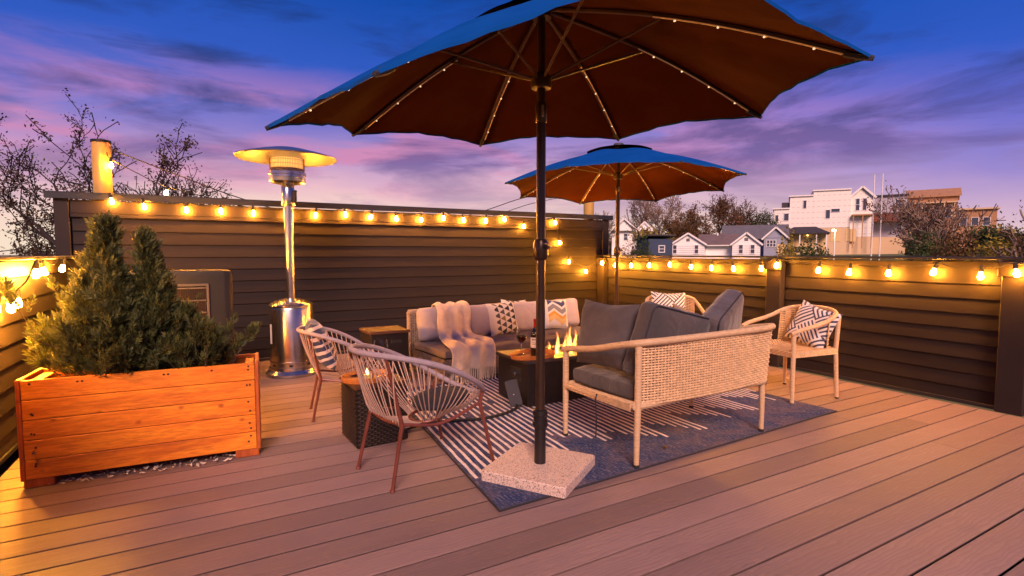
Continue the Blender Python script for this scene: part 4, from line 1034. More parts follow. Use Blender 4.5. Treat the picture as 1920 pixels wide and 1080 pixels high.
def wine_glass(label, loc, wine=.45, s=1.0):
    g = thing('wine_glass', label, 'wine glass', loc, 0, 'stemmed glasses of red wine')
    P = [(.036, 0), (.034, .003), (.006, .008), (.0045, .02), (.0045, .085), (.012, .098), (.032, .115), (.043, .140), (.044, .160), (.036, .205)]
    inner = [(.0345, .205), (.0425, .160), (.0415, .140), (.0305, .1165), (.011, .101), (0, .0995)]
    MB().lathe([(r * s, z * s) for r, z in P + inner], 24, caps=False).build('glass', M_GLASS, g, 60)
    z = .100 + wine * .09; rr = .040
    MB().lathe([(0, .1), (.0108 * s, .1015 * s), (.030 * s, .1172 * s), (.0408 * s, .140 * s), (.0412 * s, (.140 + wine * .02) * s), (0, (.1401 + wine * .02) * s)], 24).build('wine', M_WINE, g, 60)
    return g
wine_glass('glass of red wine beside the bottle on the oval tray', (2.120, 3.640, TOPZ + .010), .6)
wine_glass('glass of bright red wine lit by the candle on the cube table', (T1[0] - .095, T1[1] + .07, .407), .8)
wine_glass('wine glass on the cube table seen past the near rope chair', (T1[0] + .075, T1[1] + .095, .397), .15, 1.12)
def bottle(label, loc, foil, lab=True):
    b = thing('wine_bottle', label, 'bottle', loc, 0, 'wine bottles on the fire table')
    MB().lathe([(.034, 0), (.037, .004), (.037, .175), (.034, .195), (.022, .215), (.0145, .232), (.0140, .285), (.0155, .286), (.0155, .298), (0, .299)], 28).build('bottle_body', M_BOTTLE, b, 50)
    MB().lathe([(.0152, .236), (.0148, .284), (.0163, .286), (.0163, .2995), (0, .3005)], 24).build('capsule', foil, b, 50)
    if lab:
        MB().lathe([(.0375, .075), (.0376, .076), (.0376, .155), (.0375, .156)], 28, caps=False).build('label_paper', M_LABEL, b)
        for z, h, w in ((.135, .008, 100), (.112, .004, 80), (.100, .004, 90)):
            m = MB(); vs = []; N = 8
            for i in range(N + 1):
                a = R_(-118 - w / 2 + w * i / N); vs += [(.0381 * math.cos(a), .0381 * math.sin(a), z), (.0381 * math.cos(a), .0381 * math.sin(a), z + h)]
            m.add(vs, [(2 * i, 2 * i + 2, 2 * i + 3, 2 * i + 1) for i in range(N)]); m.build('label_band', mat('label_ink', (.20, .12, .12), .7), b)
    return b
bottle('red capped wine bottle with a white label on the oval tray', (2.178, 3.520, TOPZ + .010), M_FOIL)
bottle('dark wine bottle mostly hidden behind the near umbrella pole', (2.405, 3.80, TOPZ + .001), M_BLACK, False)
def candle():
    c = thing('candle', 'lit candle in a small glass on the cube table tray', 'candle', (T1[0] - .055, T1[1] - .055, .407))
    MB().lathe([(.030, 0), (.033, .004), (.035, .075), (.0335, .075), (.031, .007), (0, .006)], 20, caps=False).build('holder', M_GLASS, c, 60)
    MB().lathe([(.029, .0075), (.030, .030), (0, .031)], 20).build('wax', mat('wax', (.85, .62, .35), .5, emit=.6, ecol=(1, .45, .08)), c)
    flame_mesh(.040, .011, 3, M_FLAME2).build('flame', M_FLAME2, c, 180, (0, 0, .032))
candle()
def plate_and_hose():
    p = thing('control_box', 'small grey rounded plate tilted against the fire table', 'box', (1.985, 3.515, RZ), R_(-28))
    b = MB(); rr = []
    for cx, cz, a0 in ((.032, .19, 0), (-.032, .19, 90), (-.032, .02, 180), (.032, .02, 270)):
        for k in range(5): t = R_(a0 + 22.5 * k); rr.append((cx + .018 * math.cos(t), cz + .018 * math.sin(t)))
    n = len(rr); q = Matrix.Rotation(R_(-6), 3, 'X') @ Matrix.Rotation(R_(-14), 3, 'Y')
    vs = [q @ Vector((x, -.011, z)) for x, z in rr] + [q @ Vector((x, .011, z)) for x, z in rr]
    b.add(vs, [tuple(range(n)), tuple(reversed(range(n, 2 * n)))] + [(j, n + j, n + (j + 1) % n, (j + 1) % n) for j in range(n)])
    o = b.build('plate', M_GREYMET, p, 50, (.02, 0, .005)); o.modifiers.new('bev', 'BEVEL').width = .003
    MB().lathe([(.004, 0), (.004, .003), (0, .004)], 10).build('indicator', M_LABEL, p, 50, (-.005, -.014, .10), (R_(84), 0, 0))
    h = MB(); h.tube(bez([(2.045, 3.60, .10), (2.01, 3.53, .035), (1.96, 3.44, .024), (1.80, 3.36, .023), (1.60, 3.34, .023), (1.42, 3.40, .022), (1.25, 3.42, .022), (1.10, 3.42, .014), (1.035, 3.42, .012)], 6), .011, 8)
    tag(h.build('gas_hose', M_RUBBER), 'black gas hose running over the rug to the fire table', 'hose')
plate_and_hose()

# ------------------------------------------------------------------ rope chairs
def rope_chair(label, loc, rz):
    """round hoop chair; local +x is the way it faces"""
    s = thing('rope_chair', label, 'chair', loc, rz, 'rope hoop chairs')
    def rim(t):   # t=pi is the back
        c, q = math.cos(t), math.sin(t)
        return Vector((-.01 + .365 * c, .335 * q * (1 + .05 * c), .555 - .165 * c + .03 * q * q - .02 * math.cos(2 * t)))
    MB().tube([rim(2 * math.pi * i / 72) for i in range(72)], .0155, 10, True).build('rim', M_RIM, s)
    ring_c = Vector((.04, 0, .285)); rr = .095
    def ring(t): return ring_c + Vector((rr * math.cos(t), rr * 1.05 * math.sin(t), .012 * math.cos(t)))
    g = MB(); g.tube([ring(2 * math.pi * i / 36) for i in range(36)], .0085, 8, True); g.build('seat_ring', M_RUST, s)
    # lower frame: rear bar between the rear legs and side bars to the front legs
    RB_, LB_ = Vector((-.215, -.175, .325)), Vector((-.215, .175, .325)); FR, FL = Vector((.24, -.235, .37)), Vector((.24, .235, .37))
    legs = ((RB_, Vector((-.285, -.195, .010))), (LB_, Vector((-.285, .195, .010))), (FR, Vector((.315, -.265, .010))), (FL, Vector((.315, .265, .010))))
    for i, (a, b) in enumerate(legs):
        up = rim(math.pi + (-.62 if i == 1 else .62)) if i < 2 else rim(-.72 if i == 2 else .72)
        L = MB().tube([b, a, a.lerp(up, .5), up], [.0095, .0115, .0105, .009], 8).build('leg', M_RUST, s)
        MB().lathe([(.013, 0), (.015, .004), (.012, .014)], 10, (b.x, b.y, 0)).build('foot_cap', M_RUST, L)
    f = MB(); f.tube(bez([RB_, (-.225, 0, .315), LB_], 6), .010, 8); f.tube(bez([RB_, (0, -.215, .30), FR], 6), .009, 8); f.tube(bez([LB_, (0, .215, .30), FL], 6), .009, 8)
    f.build('lower_frame', M_RUST, s)
    N = 52
    for i in range(N):
        t = 2 * math.pi * i / N; a = rim(t); d = abs((t - math.pi + math.pi) % (2 * math.pi) - math.pi)
        e = ring(t); m = MB()
        if abs(t - math.pi) < .78:     # back panel: parallel cords down to the rear bar, then forward to the ring
            y = (math.pi - t) / .78 * .17; k = Vector((-.222, y, .318)); p = [a, a.lerp(k, .5) + Vector((-.014, 0, -.006)), k, k.lerp(e, .5) + Vector((0, 0, -.012)), e]
        else:
            p = [a, a.lerp(e, .5) + Vector((0, 0, -.035)), e]
        jit = Vector((random.uniform(-.004, .004), random.uniform(-.004, .004), 0)); p[1] = p[1] + jit
        m.tube(bez(p, 3), .0033, 5, caps=False); m.build('cord', M_CORD, s)
    return s
C1, C1R = (.975, 2.80, RZ * .0), R_(12)
rope_chair('rope hoop chair with bare cord back nearest the camera', C1, C1R)
def round_cushion(r, h): return MB().lathe([(0, 0), (r * .8, .0), (r * .97, h * .2), (r, h * .5), (r * .97, h * .8), (r * .8, h), (r * .3, h * 1.04), (0, h * 1.05)], 32)
top_mesh(round_cushion(.165, .045), 'seat_cushion', mat('dark_navy_cloth', (.020, .020, .028), .9, bump=.3, bscale=200, wr=6.0), 'round dark cushion in the nearest rope chair', 'cushion', local_pt(C1, C1R, (.14, .0, .345)), (R_(0), R_(-8), C1R), 'seat cushions of the rope chairs')
C2, C2R = (.835, 4.07, 0), R_(-6)
rope_chair('rope hoop chair with a palm print pillow beside the heater', C2, C2R).scale = (.88, .88, .92)
top_mesh(pillow(.42, .38, .14, 41), 'throw_pillow', M_PALM, 'navy palm print pillow in the rope chair by the heater', 'pillow', local_pt(C2, C2R, (-.10, 0, .36)), (R_(-24), 0, C2R + math.pi / 2), G_P)

# ================================================================== BEYOND THE DECK
def pol(deg, d, z=None):
    x, y = d * math.sin(R_(deg)), d * math.cos(R_(deg)); return (x, y, gz(x, y) if z is None else z)
# ------------------------------------------------------------------ trees
def grow_tree(name, label, base, h, seed, spread=.5, nleaf=3000, lsize=.12, lm=None, bark=None, tr=None, levels=5, bare=.0, up=.35, fork=.28, group=None, clump=.5, cat='tree', rmin=.011):
    rnd = random.Random(seed); rng = np.random.default_rng(seed)
    t = thing(name, label, cat, base, rnd.uniform(0, 6), group); tr = tr or h * .022; wood = MB(); tips = []
    def grow(p, d, L, r, lv):
        n = 4 if lv < 3 else 3; pts = [p]; rs = [r]
        for i in range(n):
            d = (d + Vector((rnd.gauss(0, .16), rnd.gauss(0, .16), rnd.gauss(0, .10) + (.05 if lv else 0)))).normalized()
            p = p + d * (L / n); pts.append(p); rs.append(max(rmin, r * (1 - .45 * (i + 1) / n)))
            if lv >= levels - 2: tips.append((p, d, lv))
            if 0 < lv < levels and i < n - 1 and rnd.random() < .55 or (lv == 0 and i >= 1 and i < n - 1):
                a = rnd.uniform(0, 2 * math.pi); o = d.orthogonal().normalized(); o = Quaternion(d, a) @ o
                grow(p, (d * .55 + o * (.55 + spread) + Vector((0, 0, up * .5))).normalized(), L * rnd.uniform(.5, .72), rs[-1] * .58, lv + 1)
        wood.tube(pts, rs, 7 if lv == 0 else (5 if lv < 3 else 3), caps=False)
        if lv < levels:
            k = 3 if lv < 2 else 2
            a0 = rnd.uniform(0, 6)
            for j in range(k):
                a = a0 + 2 * math.pi * j / k + rnd.uniform(-.4, .4); o = Quaternion(d, a) @ d.orthogonal().normalized()
                grow(p, (d * .8 + o * spread * rnd.uniform(.6, 1.2) + Vector((0, 0, up * .3))).normalized(), L * rnd.uniform(.58, .80), rs[-1] * .72, lv + 1)
    grow(Vector((0, 0, -.1)), Vector((0, 0, 1)), h * fork, tr, 0)
    top = max(p[0].z for p in tips); k = h / top
    wood.v = [(v[0] * k, v[1] * k, v[2] * k) for v in wood.v]
    wood.build('trunk', bark or M_BARK, t)
    if nleaf:
        idx = rng.integers(0, len(tips), nleaf)
        keep = rng.random(len(tips)) > bare; idx = idx[keep[idx] | (rng.random(len(idx)) < .1)]
        P = np.array([tuple(tips[i][0]) for i in idx]) * k + rng.normal(size=(len(idx), 3)) * lsize * (1 + 2 * clump)
        a = rng.normal(size=P.shape); a /= np.linalg.norm(a, axis=1, keepdims=True); b = np.cross(a, rng.normal(size=P.shape)); b /= np.linalg.norm(b, axis=1, keepdims=True)
        s = (lsize * (.6 + .8 * rng.random(len(P))))[:, None]
        V = np.stack([P - a * s, P + b * s * .45, P + a * s, P - b * s * .45], 1).reshape(-1, 3)
        link('crown', np_mesh('crown', V, np.arange(len(V)).reshape(-1, 4), lm or M_LEAFB), t)
    return t
G_L = 'autumn trees left of the deck'; G_M = 'trees among the houses'
grow_tree('autumn_tree', 'big dark autumn tree with thinning leaves at the far left', pol(-12.8, 20.0), 10.2, 15, .55, 42000, .042, M_LEAFD, M_BARKD, .30, 5, .45, group=G_L)
grow_tree('autumn_tree', 'second autumn tree just left of the tall pipe post', pol(-9.5, 23.0), 8.9, 12, .5, 26000, .042, M_LEAFD, M_BARKD, .24, 5, .45, group=G_L)
grow_tree('autumn_tree', 'small rounded autumn tree right of the tall pipe post', pol(-3.2, 26.0), 8.6, 23, .5, 7000, .045, M_LEAFD, M_BARKD, .20, 5, .6, group=G_L)
grow_tree('autumn_tree', 'low leafy autumn tree tucked behind the pipe post', pol(-6.3, 27.0), 8.0, 24, .55, 16000, .05, M_LEAFD, M_BARKD, .18, 4, .1, group=G_L)
far = [
 ('bare_tree', 'tall bare tree behind the far umbrella pole', 42.2, 88, 11.5, 31, 0, None, M_BARKP),
 ('bare_tree', 'wide bare tree above the dark blue shed', 45.2, 84, 11.8, 32, 500, M_LEAFR, M_BARKP),
 ('bare_tree', 'pale bare tree behind the white column porch', 39.9, 80, 9.0, 36, 200, M_LEAFR, M_BARKP),
 ('leafy_tree', 'yellow green bushy tree right of the column porch', 44.3, 68, 6.6, 33, 2600, M_LEAFY, M_BARK),
 ('leafy_tree', 'dense russet tree behind the white house', 48.3, 74, 8.3, 34, 4200, M_LEAFR, M_BARK),
 ('leafy_tree', 'olive brown tree left of the white house gable', 46.4, 72, 7.2, 44, 3000, M_LEAFB, M_BARK),
 ('leafy_tree', 'dark russet tree above the grey house ridge', 50.6, 92, 9.6, 35, 2600, M_LEAFR, M_BARK),
 ('bare_tree', 'bare brown tree left of the big white building', 53.0, 98, 9.6, 37, 900, M_LEAFR, M_BARK),
 ('leafy_tree', 'small green tree beside the big white building', 54.7, 96, 7.6, 38, 1600, M_LEAFG, M_BARK),
 ('bare_tree', 'large bare tree in front of the unfinished house', 66.3, 72, 9.4, 39, 900, M_LEAFR, M_BARKP),
 ('bare_tree', 'slim bare tree right of the unfinished house front', 68.6, 66, 8.8, 40, 500, M_LEAFR, M_BARKP),
 ('leafy_tree', 'dark green bushy tree right of the unfinished house', 70.2, 60, 6.0, 41, 3800, M_LEAFG, M_BARK),
 ('leafy_tree', 'green tree at the right end above the fence', 72.6, 48, 6.3, 42, 4200, M_LEAFG, M_BARK),
 ('leafy_tree', 'tall brown topped tree at the right edge', 73.0, 36, 8.6, 43, 3000, M_LEAFB, M_BARKP),
]
for nm, lab, a, d, h, sd_, nl, lm, bk in far:
    bare_t = nm == 'bare_tree'
    grow_tree(nm, lab, pol(a, d), h * 1.0, sd_, .42 if bare_t else .55, int(nl * 2.4), .13 if d > 55 else .075, lm, bk, None, 5 if bare_t else 4, .1, fork=.22 if not bare_t else .26, group=G_M, clump=.6, rmin=.03)
def bush(label, deg, d, top, w, seed, m, n=900, ls=.10, cat='bush', zb=None):
    rng = np.random.default_rng(seed); x, y, z = pol(deg, d); t = thing('bush', label, cat, (x, y, z), 0, 'bushes beyond the fence'); h = top - z
    st = MB()
    for i in range(7): a = i * .9; st.tube([(0, 0, -.05), (w * .2 * math.cos(a), w * .2 * math.sin(a), h * .4), (w * .35 * math.cos(a), w * .35 * math.sin(a), h * .85)], [.04, .025, .01], 4)
    st.build('stems', M_BARK, t)
    q = rng.normal(size=(n, 3)); q /= np.linalg.norm(q, axis=1, keepdims=True); r = rng.random(n) ** .4
    lump = 1 + .25 * np.sin(q[:, 0] * 5 + seed) * np.cos(q[:, 2] * 6 + seed)
    P = q * (r * lump)[:, None] * np.array([w / 2, w / 2, h * .36]) + np.array([0, 0, h * .62])
    a = rng.normal(size=P.shape); a /= np.linalg.norm(a, axis=1, keepdims=True); b = np.cross(a, rng.normal(size=P.shape)); b /= np.linalg.norm(b, axis=1, keepdims=True); s = (ls * (.6 + .8 * rng.random(n)))[:, None]
    V = np.stack([P - a * s, P + b * s * .5, P + a * s, P - b * s * .5], 1).reshape(-1, 3)
    link('foliage', np_mesh('foliage', V, np.arange(len(V)).reshape(-1, 4), m), t)
bush('bright yellow bush in front of the grey house', 56.6, 44, 2.85, 1.5, 1, M_LEAFY, 1600, .09)
bush('dark green bush with pale twigs below the column porch', 42.9, 40, 2.75, 2.0, 2, M_LEAFG, 1500, .10)
bush('grey brown bush beside the far umbrella pole', 41.5, 42, 2.5, 1.6, 3, M_LEAFR, 800, .09)
bush('round green bush under the street lamp', 58.6, 58, 2.6, 3.2, 4, M_LEAFG, 1600, .13)
bush('green bush at the foot of the bare tree', 67.2, 58, 3.3, 3.4, 5, M_LEAFG, 1600, .13)
bush('olive bush between the green trees at right', 69.3, 52, 3.3, 3.4, 6, M_LEAFB, 1600, .13)
bush('yellow green bush low at the right end of the view', 71.6, 45, 2.6, 2.8, 7, M_LEAFY, 1400, .12)
def distant():
    rng = np.random.default_rng(77); n = 26000; a = np.radians(rng.uniform(33, 80, n)); d = rng.uniform(150, 190, n)
    top = 3.2 + 2.6 * (np.sin(a * 23) * .5 + .5) + 2.0 * (np.sin(a * 61 + 1) * .5 + .5); z = -2 + rng.random(n) ** .8 * (top + 2)
    P = np.stack([d * np.sin(a), d * np.cos(a), z], 1); p = rng.normal(size=P.shape); p /= np.linalg.norm(p, axis=1, keepdims=True); b = np.cross(p, rng.normal(size=P.shape)); b /= np.linalg.norm(b, axis=1, keepdims=True); s = (.55 + .5 * rng.random(n))[:, None]
    V = np.stack([P - p * s, P + b * s * .6, P + p * s, P - b * s * .6], 1).reshape(-1, 3)
    tag(link('distant_trees', np_mesh('distant_trees', V, np.arange(len(V)).reshape(-1, 4), M_LEAFR)), 'far russet wood along the horizon behind the houses', 'wood', kind='stuff')
distant()

# ------------------------------------------------------------------ houses
def sid(name, col, **k): return mat(name, col, .7, var=.06, scale=2, stretch=(.5, .5, 9), bump=.3, bscale=3, bstretch=(.2, .2, 14), **k)
H_WHITE = sid('white_siding', (.88, .85, .79)); H_GREY = sid('blue_grey_siding', (.30, .32, .40)); H_CREAM = sid('cream_stucco', (.72, .50, .22))
H_BLUE = sid('dark_blue_siding', (.035, .055, .10)); H_TAN = sid('tan_sheathing', (.66, .47, .27)); H_OSB = wood_mat('wood_sheathing', (.40, .20, .09), (.55, .30, .14), (.25, .12, .06), .8, (1, 1, 1))
H_RUST = sid('rust_metal', (.20, .055, .035)); H_GREYW = sid('grey_sheathing', (.42, .40, .45))
R_BROWN = mat('brown_shingle', (.16, .115, .105), .9, var=.25, scale=1.5, stretch=(1, 1, 4), bump=.5, bscale=6); R_GREY = mat('grey_shingle', (.125, .12, .135), .9, var=.2, scale=1.5, stretch=(1, 1, 4), bump=.5, bscale=6)
R_DARK = mat('dark_shingle', (.05, .042, .045), .9, var=.25, scale=1.5, bump=.5, bscale=6)
H_TRIM = mat('white_trim', (.80, .76, .72), .6, var=.03); H_PANE = mat('window_pane', (.05, .06, .09), .12, var=.1, spec=.6)
def wrap_mat():
    m, t, b = mat_parts('house_wrap'); tc = t.node('ShaderNodeTexCoord'); sp = t.node('ShaderNodeSeparateXYZ'); t.link(tc.outputs['Object'], sp.inputs[0])
    row = t.math('FRACT', t.math('MULTIPLY', sp.outputs[2], 1.05)); dash = t.math('FRACT', t.math('MULTIPLY', sp.outputs[0], 1.3))
    k = t.math('MULTIPLY', t.math('LESS_THAN', row, .13), t.math('LESS_THAN', dash, .62))
    t.link(t.mix(t.math('MULTIPLY', k, .55), (.86, .80, .70), (.45, .41, .40)), b.inputs['Base Color']); b.inputs['Roughness'].default_value = .6; return m
H_WRAP = wrap_mat()
def wbox(p, x0, x1, y0, y1, z0, z1, m, name='wall', ch=0): return MB().box(((x0 + x1) / 2, (y0 + y1) / 2, (z0 + z1) / 2), (x1 - x0, y1 - y0, z1 - z0), None, ch).build(name, m, p, 0)
def window(p, x, y, z, w, h, mull=True):
    f = MB(); t = .07
    for c, s in (((0, -.03, h / 2), (w + 2 * t, .08, t)), ((0, -.03, -h / 2), (w + 2 * t, .10, t)), ((-w / 2 - t / 2, -.03, 0), (t, .08, h)), ((w / 2 + t / 2, -.03, 0), (t, .08, h))): f.box(c, s)
    if mull: f.box((0, -.03, 0), (w, .05, .05))
    o = f.build('window', H_TRIM, p, 0, (x, y, z)); MB().box((0, -.004, 0), (w, .02, h)).build('pane', H_PANE, o, 0); return o
def gable_roof(p, x0, x1, y0, y1, ze, zr, m, along='x', ov=.3, th=.14, wallm=None):
    b = MB()
    if along == 'x':
        yc = (y0 + y1) / 2; sl = (zr - ze) / (yc - y0); e = ze - ov * sl
        b.prism([(y0 - ov, e), (yc, zr), (y1 + ov, e), (y1 + ov, e + th), (yc, zr + th), (y0 - ov, e + th)], x0 - ov, x1 + ov)
        if wallm: w = MB(); w.prism([(y0 + .01, ze), (yc, zr - .01), (y1 - .01, ze)], x0 + .01, x1 - .01); w.build('gable', wallm, p, 0)
        r = b.build('roof', m, p, 0)
    else:
        xc = (x0 + x1) / 2; sl = (zr - ze) / (xc - x0); e = ze - ov * sl
        b.prism([(x0 - ov, e), (xc, zr), (x1 + ov, e), (x1 + ov, e + th), (xc, zr + th), (x0 - ov, e + th)], y0 - ov, y1 + ov)
        b.v = [(v[1], v[0], v[2]) for v in b.v]; b.f = [tuple(reversed(f_)) for f_ in b.f]; r = b.build('roof', m, p, 0)
        if wallm:
            w = MB(); w.prism([(x0 + .01, ze), (xc, zr - .01), (x1 - .01, ze)], y0 + .01, y1 - .01); w.v = [(v[1], v[0], v[2]) for v in w.v]; w.f = [tuple(reversed(f_)) for f_ in w.f]; w.build('gable', wallm, p, 0)
            f = MB()
            for s in (-1, 1): f.beam((xc, y0 - ov - .03, zr + th * .35), (xc + s * (xc - x0 + ov), y0 - ov - .03, e + th * .35), .06, th * 1.5)
            f.build('barge_board', H_TRIM, r, 0)
    return r
def house(label, deg, d, rz=0, group='houses beyond the fence', name='house', cat='house'):
    x, y, z = pol(deg, d); return thing(name, label, cat, (x, y, z - .3), R_(-deg) + rz, group), z - .3
def build_houses():
    # white house with two front gables
    h, g = house('white house with two gables and a brown roof behind the fence', 50.15, 62); Z = lambda z: z - g
    wbox(h, -4.55, -1.05, 0, 7, 0, Z(2.22), H_WHITE); gable_roof(h, -4.55, -1.05, 0, 4.5, Z(2.22), Z(3.38), R_BROWN, 'y', .22, .12, H_WHITE)
    wbox(h, 1.75, 4.5, 0, 7, 0, Z(2.22), H_WHITE); gable_roof(h, 1.75, 4.5, 0, 4.5, Z(2.22), Z(3.36), R_BROWN, 'y', .22, .12, H_WHITE)
    wbox(h, -1.05, 1.75, 1.2, 6.99, 0, Z(2.2), H_WHITE); gable_roof(h, -1.6, 2.3, .9, 7.2, Z(2.15), Z(3.30), R_BROWN, 'x', .2, .12, H_WHITE)
    for x in (-4.2, -1.9, 2.6, 3.75): window(h, x, 0, Z(1.65), .36, .95)
    wbox(h, .2, .34, 3.6, 3.74, Z(2.6), Z(3.55), H_TRIM, 'vent_pipe')
    wbox(h, -1.04, 1.74, .62, .72, Z(2.02), Z(2.12), H_TRIM, 'gutter'); wbox(h, -.98, -.90, 1.10, 1.19, 0, Z(2.1), H_TRIM, 'downpipe'); wbox(h, 1.62, 1.70, 1.10, 1.19, 0, Z(2.1), H_TRIM, 'downpipe')
    for x in (-2.8, 3.12): wbox(h, x - .18, x + .18, -.04, .0, Z(2.55), Z(2.85), R_GREY, 'gable_vent')
    for x0, x1 in ((-4.6, -1.0), (1.7, 4.55)):
        for k in range(12): wbox(h, x0 + .06, x1 - .06, -.018, -.001, Z(-.55 + k * .23), Z(-.545 + k * .23) + .012, R_GREY, 'siding_joint')
    # grey gabled house
    h, g = house('blue grey house with a white trimmed gable behind the white house', 54.4, 84); Z = lambda z: z - g
    wbox(h, -5.2, 3.2, 1.5, 8, 0, Z(3.5), H_GREY); gable_roof(h, -5.2, 3.2, 1.5, 8, Z(3.5), Z(5.35), R_GREY, 'x', .4, .15, H_GREY)
    wbox(h, .3, 3.3, 0, 4, 0, Z(3.35), H_GREY); gable_roof(h, .3, 3.3, 0, 4.2, Z(3.4), Z(4.85), R_GREY, 'y', .3, .15, H_GREY)
    for x in (.85, 1.25, 1.65): window(h, x, 0, Z(2.6), .30, .95)
    wbox(h, 2.0, 3.1, -.03, .05, 0, Z(2.5), H_CREAM, 'porch_wall')
    # cream porch house
    h, g = house('cream house with a dark hip roof and lit porch', 58.0, 92); Z = lambda z: z - g
    wbox(h, -2.6, 3.0, 1.2, 6, 0, Z(4.3), H_CREAM)
    r = MB(); v = [(-3.1, -.4, Z(4.3)), (3.4, -.4, Z(4.3)), (3.4, 6.4, Z(4.3)), (-3.1, 6.4, Z(4.3)), (-1.4, 3, Z(5.35)), (1.6, 3, Z(5.35))]
    r.add(v + [(x, y, z - .16) for x, y, z in v[:4]], [(0, 1, 5, 4), (1, 2, 5), (2, 3, 4, 5), (3, 0, 4), (6, 7, 1, 0), (7, 8, 2, 1), (8, 9, 3, 2), (9, 6, 0, 3), (9, 8, 7, 6)]); r.build('roof', R_DARK, h, 0)
    for x in (-2.7, -.6, 1.6, 2.9): wbox(h, x, x + .16, -.2, -.04, 0, Z(4.14), H_TRIM, 'column')
    wbox(h, -2.7, -.5, -.2, -.1, Z(1.4), Z(2.2), R_DARK, 'railing'); window(h, -1.9, 1.2, Z(3.3), .4, .6, False)
    l = MB(); l.lathe([(0, -.09), (.09, 0), (0, .09)], 10); l.build('porch_light', M_PORCHLIGHT, h, loc=(.5, .9, Z(3.95)))
    # big white building under construction
    h, g = house('big white wrapped building under construction on the hill', 59.4, 106, .05, name='building', cat='building'); Z = lambda z: z - g
    wbox(h, -7.4, -4.9, 0, 10, Z(5.6), Z(9.0), H_WRAP); wbox(h, -4.9, -1.3, .02, 10, Z(5.6), Z(11.1), H_WRAP); wbox(h, -1.3, 4.2, 0, 10, Z(5.6), Z(11.9), H_WRAP)
    wbox(h, -7.4, 4.2, .05, 10, 0, Z(5.6), H_TAN)
    for x0, x1, z in ((-7.6, -4.9, 9.0), (-5.1, -1.3, 11.1), (-1.5, 4.2, 11.9)): wbox(h, x0, x1, -.25, 10.2, Z(z) + .003, Z(z) + .22, H_TRIM, 'roof_edge')
    wbox(h, -6.2, -4.91, .5, 3, Z(9.24), Z(10.2), R_DARK, 'roof_dormer')
    wbox(h, 4.2, 7.4, .5, 10, Z(4.0), Z(10.7), H_WRAP); gable_roof(h, 4.2, 7.4, .5, 10, Z(10.7), Z(12.3), R_DARK, 'y', .35, .2, H_WRAP)
    for x, z, w, hh in ((-6.9, 7.4, .45, 1.2), (-5.4, 7.6, .7, 1.3), (-2.6, 9.7, .45, 1.4), (.9, 7.9, .6, 1.5), (2.0, 8.5, 1.2, .6)): window(h, x, 0 if x > -1.3 or x < -4.9 else .02, Z(z), w, hh, False)
    for x in (5.2, 6.2): window(h, x, .5, Z(9.4), .5, 2.0)
    wbox(h, 4.4, 7.2, -.9, .5, Z(7.5), Z(7.7), H_OSB, 'balcony_deck')
    for x in (4.5, 5.8, 7.1): wbox(h, x, x + .14, -.85, -.70, Z(2.0), Z(7.5), H_OSB, 'balcony_post')
    for x in (1.4, 3.6): wbox(h, x, x + 1.5, .0, .049, Z(3.2), Z(5.3), H_CREAM, 'lit_garage_panel')  # lamplit recess as a flat panel, its yellow light put into the colour
    wbox(h, 4.2, 7.4, .52, 10, 0, Z(3.99), H_TAN)
    # unfinished timber house on the right
    h, g = house('unfinished timber sheathed house right of the white building', 67.4, 112, 0, name='building', cat='building'); Z = lambda z: z - g
    wbox(h, -7.8, -3.2, 0, 9, Z(4.0), Z(11.0), H_GREYW); wbox(h, -8.0, -3.0, -.3, 9.3, Z(11.0), Z(11.25), R_DARK, 'roof')
    wbox(h, -3.2, 3.4, .3, 9, Z(2), Z(10.6), H_OSB); gable_roof(h, -3.2, 3.4, .3, 9, Z(10.6), Z(12.0), H_OSB, 'x', .4, .18, H_OSB)
    wbox(h, 3.4, 8.2, .8, 8, Z(2), Z(8.2), H_OSB); wbox(h, 3.2, 8.5, .4, 8.4, Z(8.2), Z(8.45), H_TAN, 'roof')
    wbox(h, -7.8, -3.2, -2.6, 0, Z(6.6), Z(8.0), H_RUST, 'lean_to_roof'); wbox(h, -7.8, -3.2, -.6, -.01, 0, Z(3.99), H_TAN)
    window(h, -4.2, 0, Z(9.7), 1.2, 1.3)
    for x in (-2.6, -1.2, .2, 1.6, 2.9): wbox(h, x, x + .16, -.9, -.74, Z(3), Z(9.4), H_TAN, 'timber_stud')
    wbox(h, -2.9, 3.4, -1.0, .29, Z(9.4), Z(9.6), H_TAN, 'timber_beam')
    for x in (-2.1, -.6, .9, 2.3): window(h, x, .3, Z(7.6), .7, 1.3, False)
    for x in (4.2, 5.6, 7.0): window(h, x, .8, Z(6.3), .8, 1.3, False)
    # column porch house at the far umbrella pole
    h, g = house('pale house with a white column porch behind the far umbrella', 42.3, 78); Z = lambda z: z - g
    wbox(h, -3.4, 2.0, 1.6, 7, 0, Z(4.6), H_WHITE); gable_roof(h, -3.4, .2, 1.0, 7, Z(4.5), Z(6.2), R_GREY, 'y', .3, .15, H_WHITE)
    gable_roof(h, .1, 2.4, 1.2, 7, Z(4.5), Z(5.7), R_GREY, 'y', .2, .14, H_WHITE)
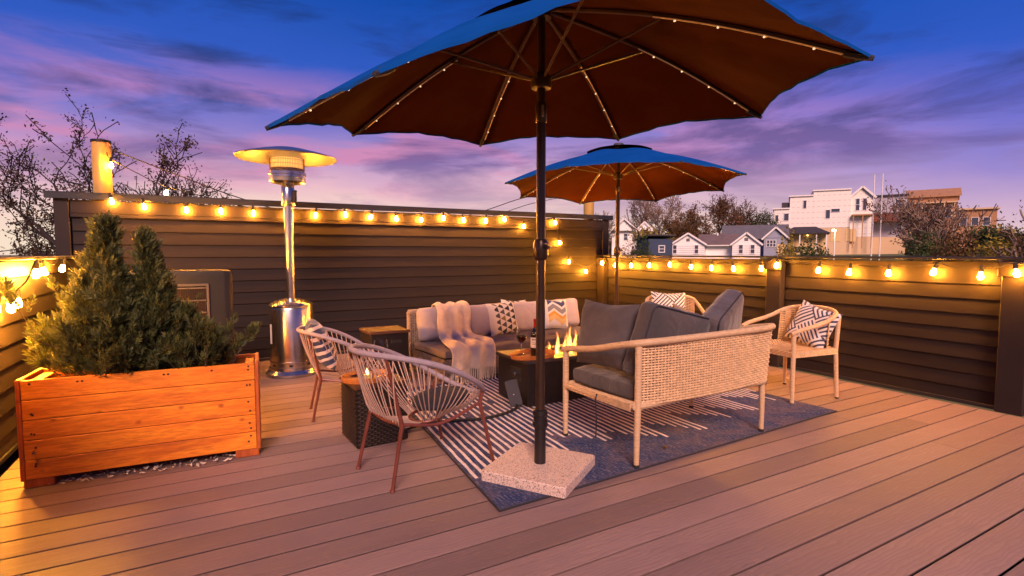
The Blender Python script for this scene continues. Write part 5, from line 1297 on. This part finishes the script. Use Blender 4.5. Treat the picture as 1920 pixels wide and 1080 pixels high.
    for x in (.1, .65, 1.2, 1.75, 2.3): wbox(h, x, x + .14, .2, .34, 0, Z(4.3), H_TRIM, 'column')
    wbox(h, 0, 2.6, .1, 1.6, Z(4.3), Z(4.5), H_TRIM, 'porch_beam')
    for x in (-2.6, -1.4): window(h, x, 1.6, Z(3.6), .5, 1.0)
    # shed
    h, g = house('small dark blue shed left of the white house', 44.85, 50, .5, name='shed', cat='shed'); Z = lambda z: z - g
    wbox(h, -1.2, 1.2, 0, 2.4, 0, Z(2.5), H_BLUE)
    b = MB(); b.prism([(-.25, Z(2.78)), (2.6, Z(2.4)), (2.6, Z(2.5)), (-.25, Z(2.9))], -1.4, 1.4); b.build('roof', R_DARK, h, 0); window(h, .1, 0, Z(1.6), .5, .6)
    for a, lab in ((63.35, 'left of two thin white poles before the big building'), (63.95, 'right of two thin white poles before the big building')):
        x, y, z = pol(a, 72); p = thing('flag_pole', lab, 'pole', (x, y, z), 0, 'thin white poles')
        MB().lathe([(.09, -.2), (.07, 3), (.05, 9.9 - z), (0, 9.95 - z)], 8).build('shaft', H_TRIM, p); MB().lathe([(0, 0), (.09, .08), (0, .16)], 8, (0, 0, 9.9 - z)).build('ball', H_TRIM, p)
    x, y, z = pol(60.5, 66); p = thing('street_lamp', 'lit street lamp on a pale post before the cream house', 'street lamp', (x, y, z))
    MB().lathe([(.09, -.2), (.06, 3.55 - z)], 8).build('lamp_post', H_TRIM, p); MB().tube([(0, 0, 3.5 - z), (-.25, -.1, 3.72 - z), (-.5, -.2, 3.7 - z)], .04, 6).build('lamp_arm', H_TRIM, p)
    MB().lathe([(0, -.14), (.15, -.08), (.17, 0), (.10, .08), (0, .1)], 12).build('lamp_head', M_LAMP, p, loc=(-.55, -.22, 3.62 - z))
    x, y, z = pol(49.2, 80); p = thing('utility_pole', 'plain wooden utility pole behind the white house', 'pole', (x, y, z)); MB().lathe([(.14, -.2), (.09, 6.9 - z)], 8).build('pole_shaft', M_BARKP, p); rbox((1.6, .1, .12), .01, 'crossarm', M_BARKP, p, (0, 0, 6.4 - z))
build_houses()
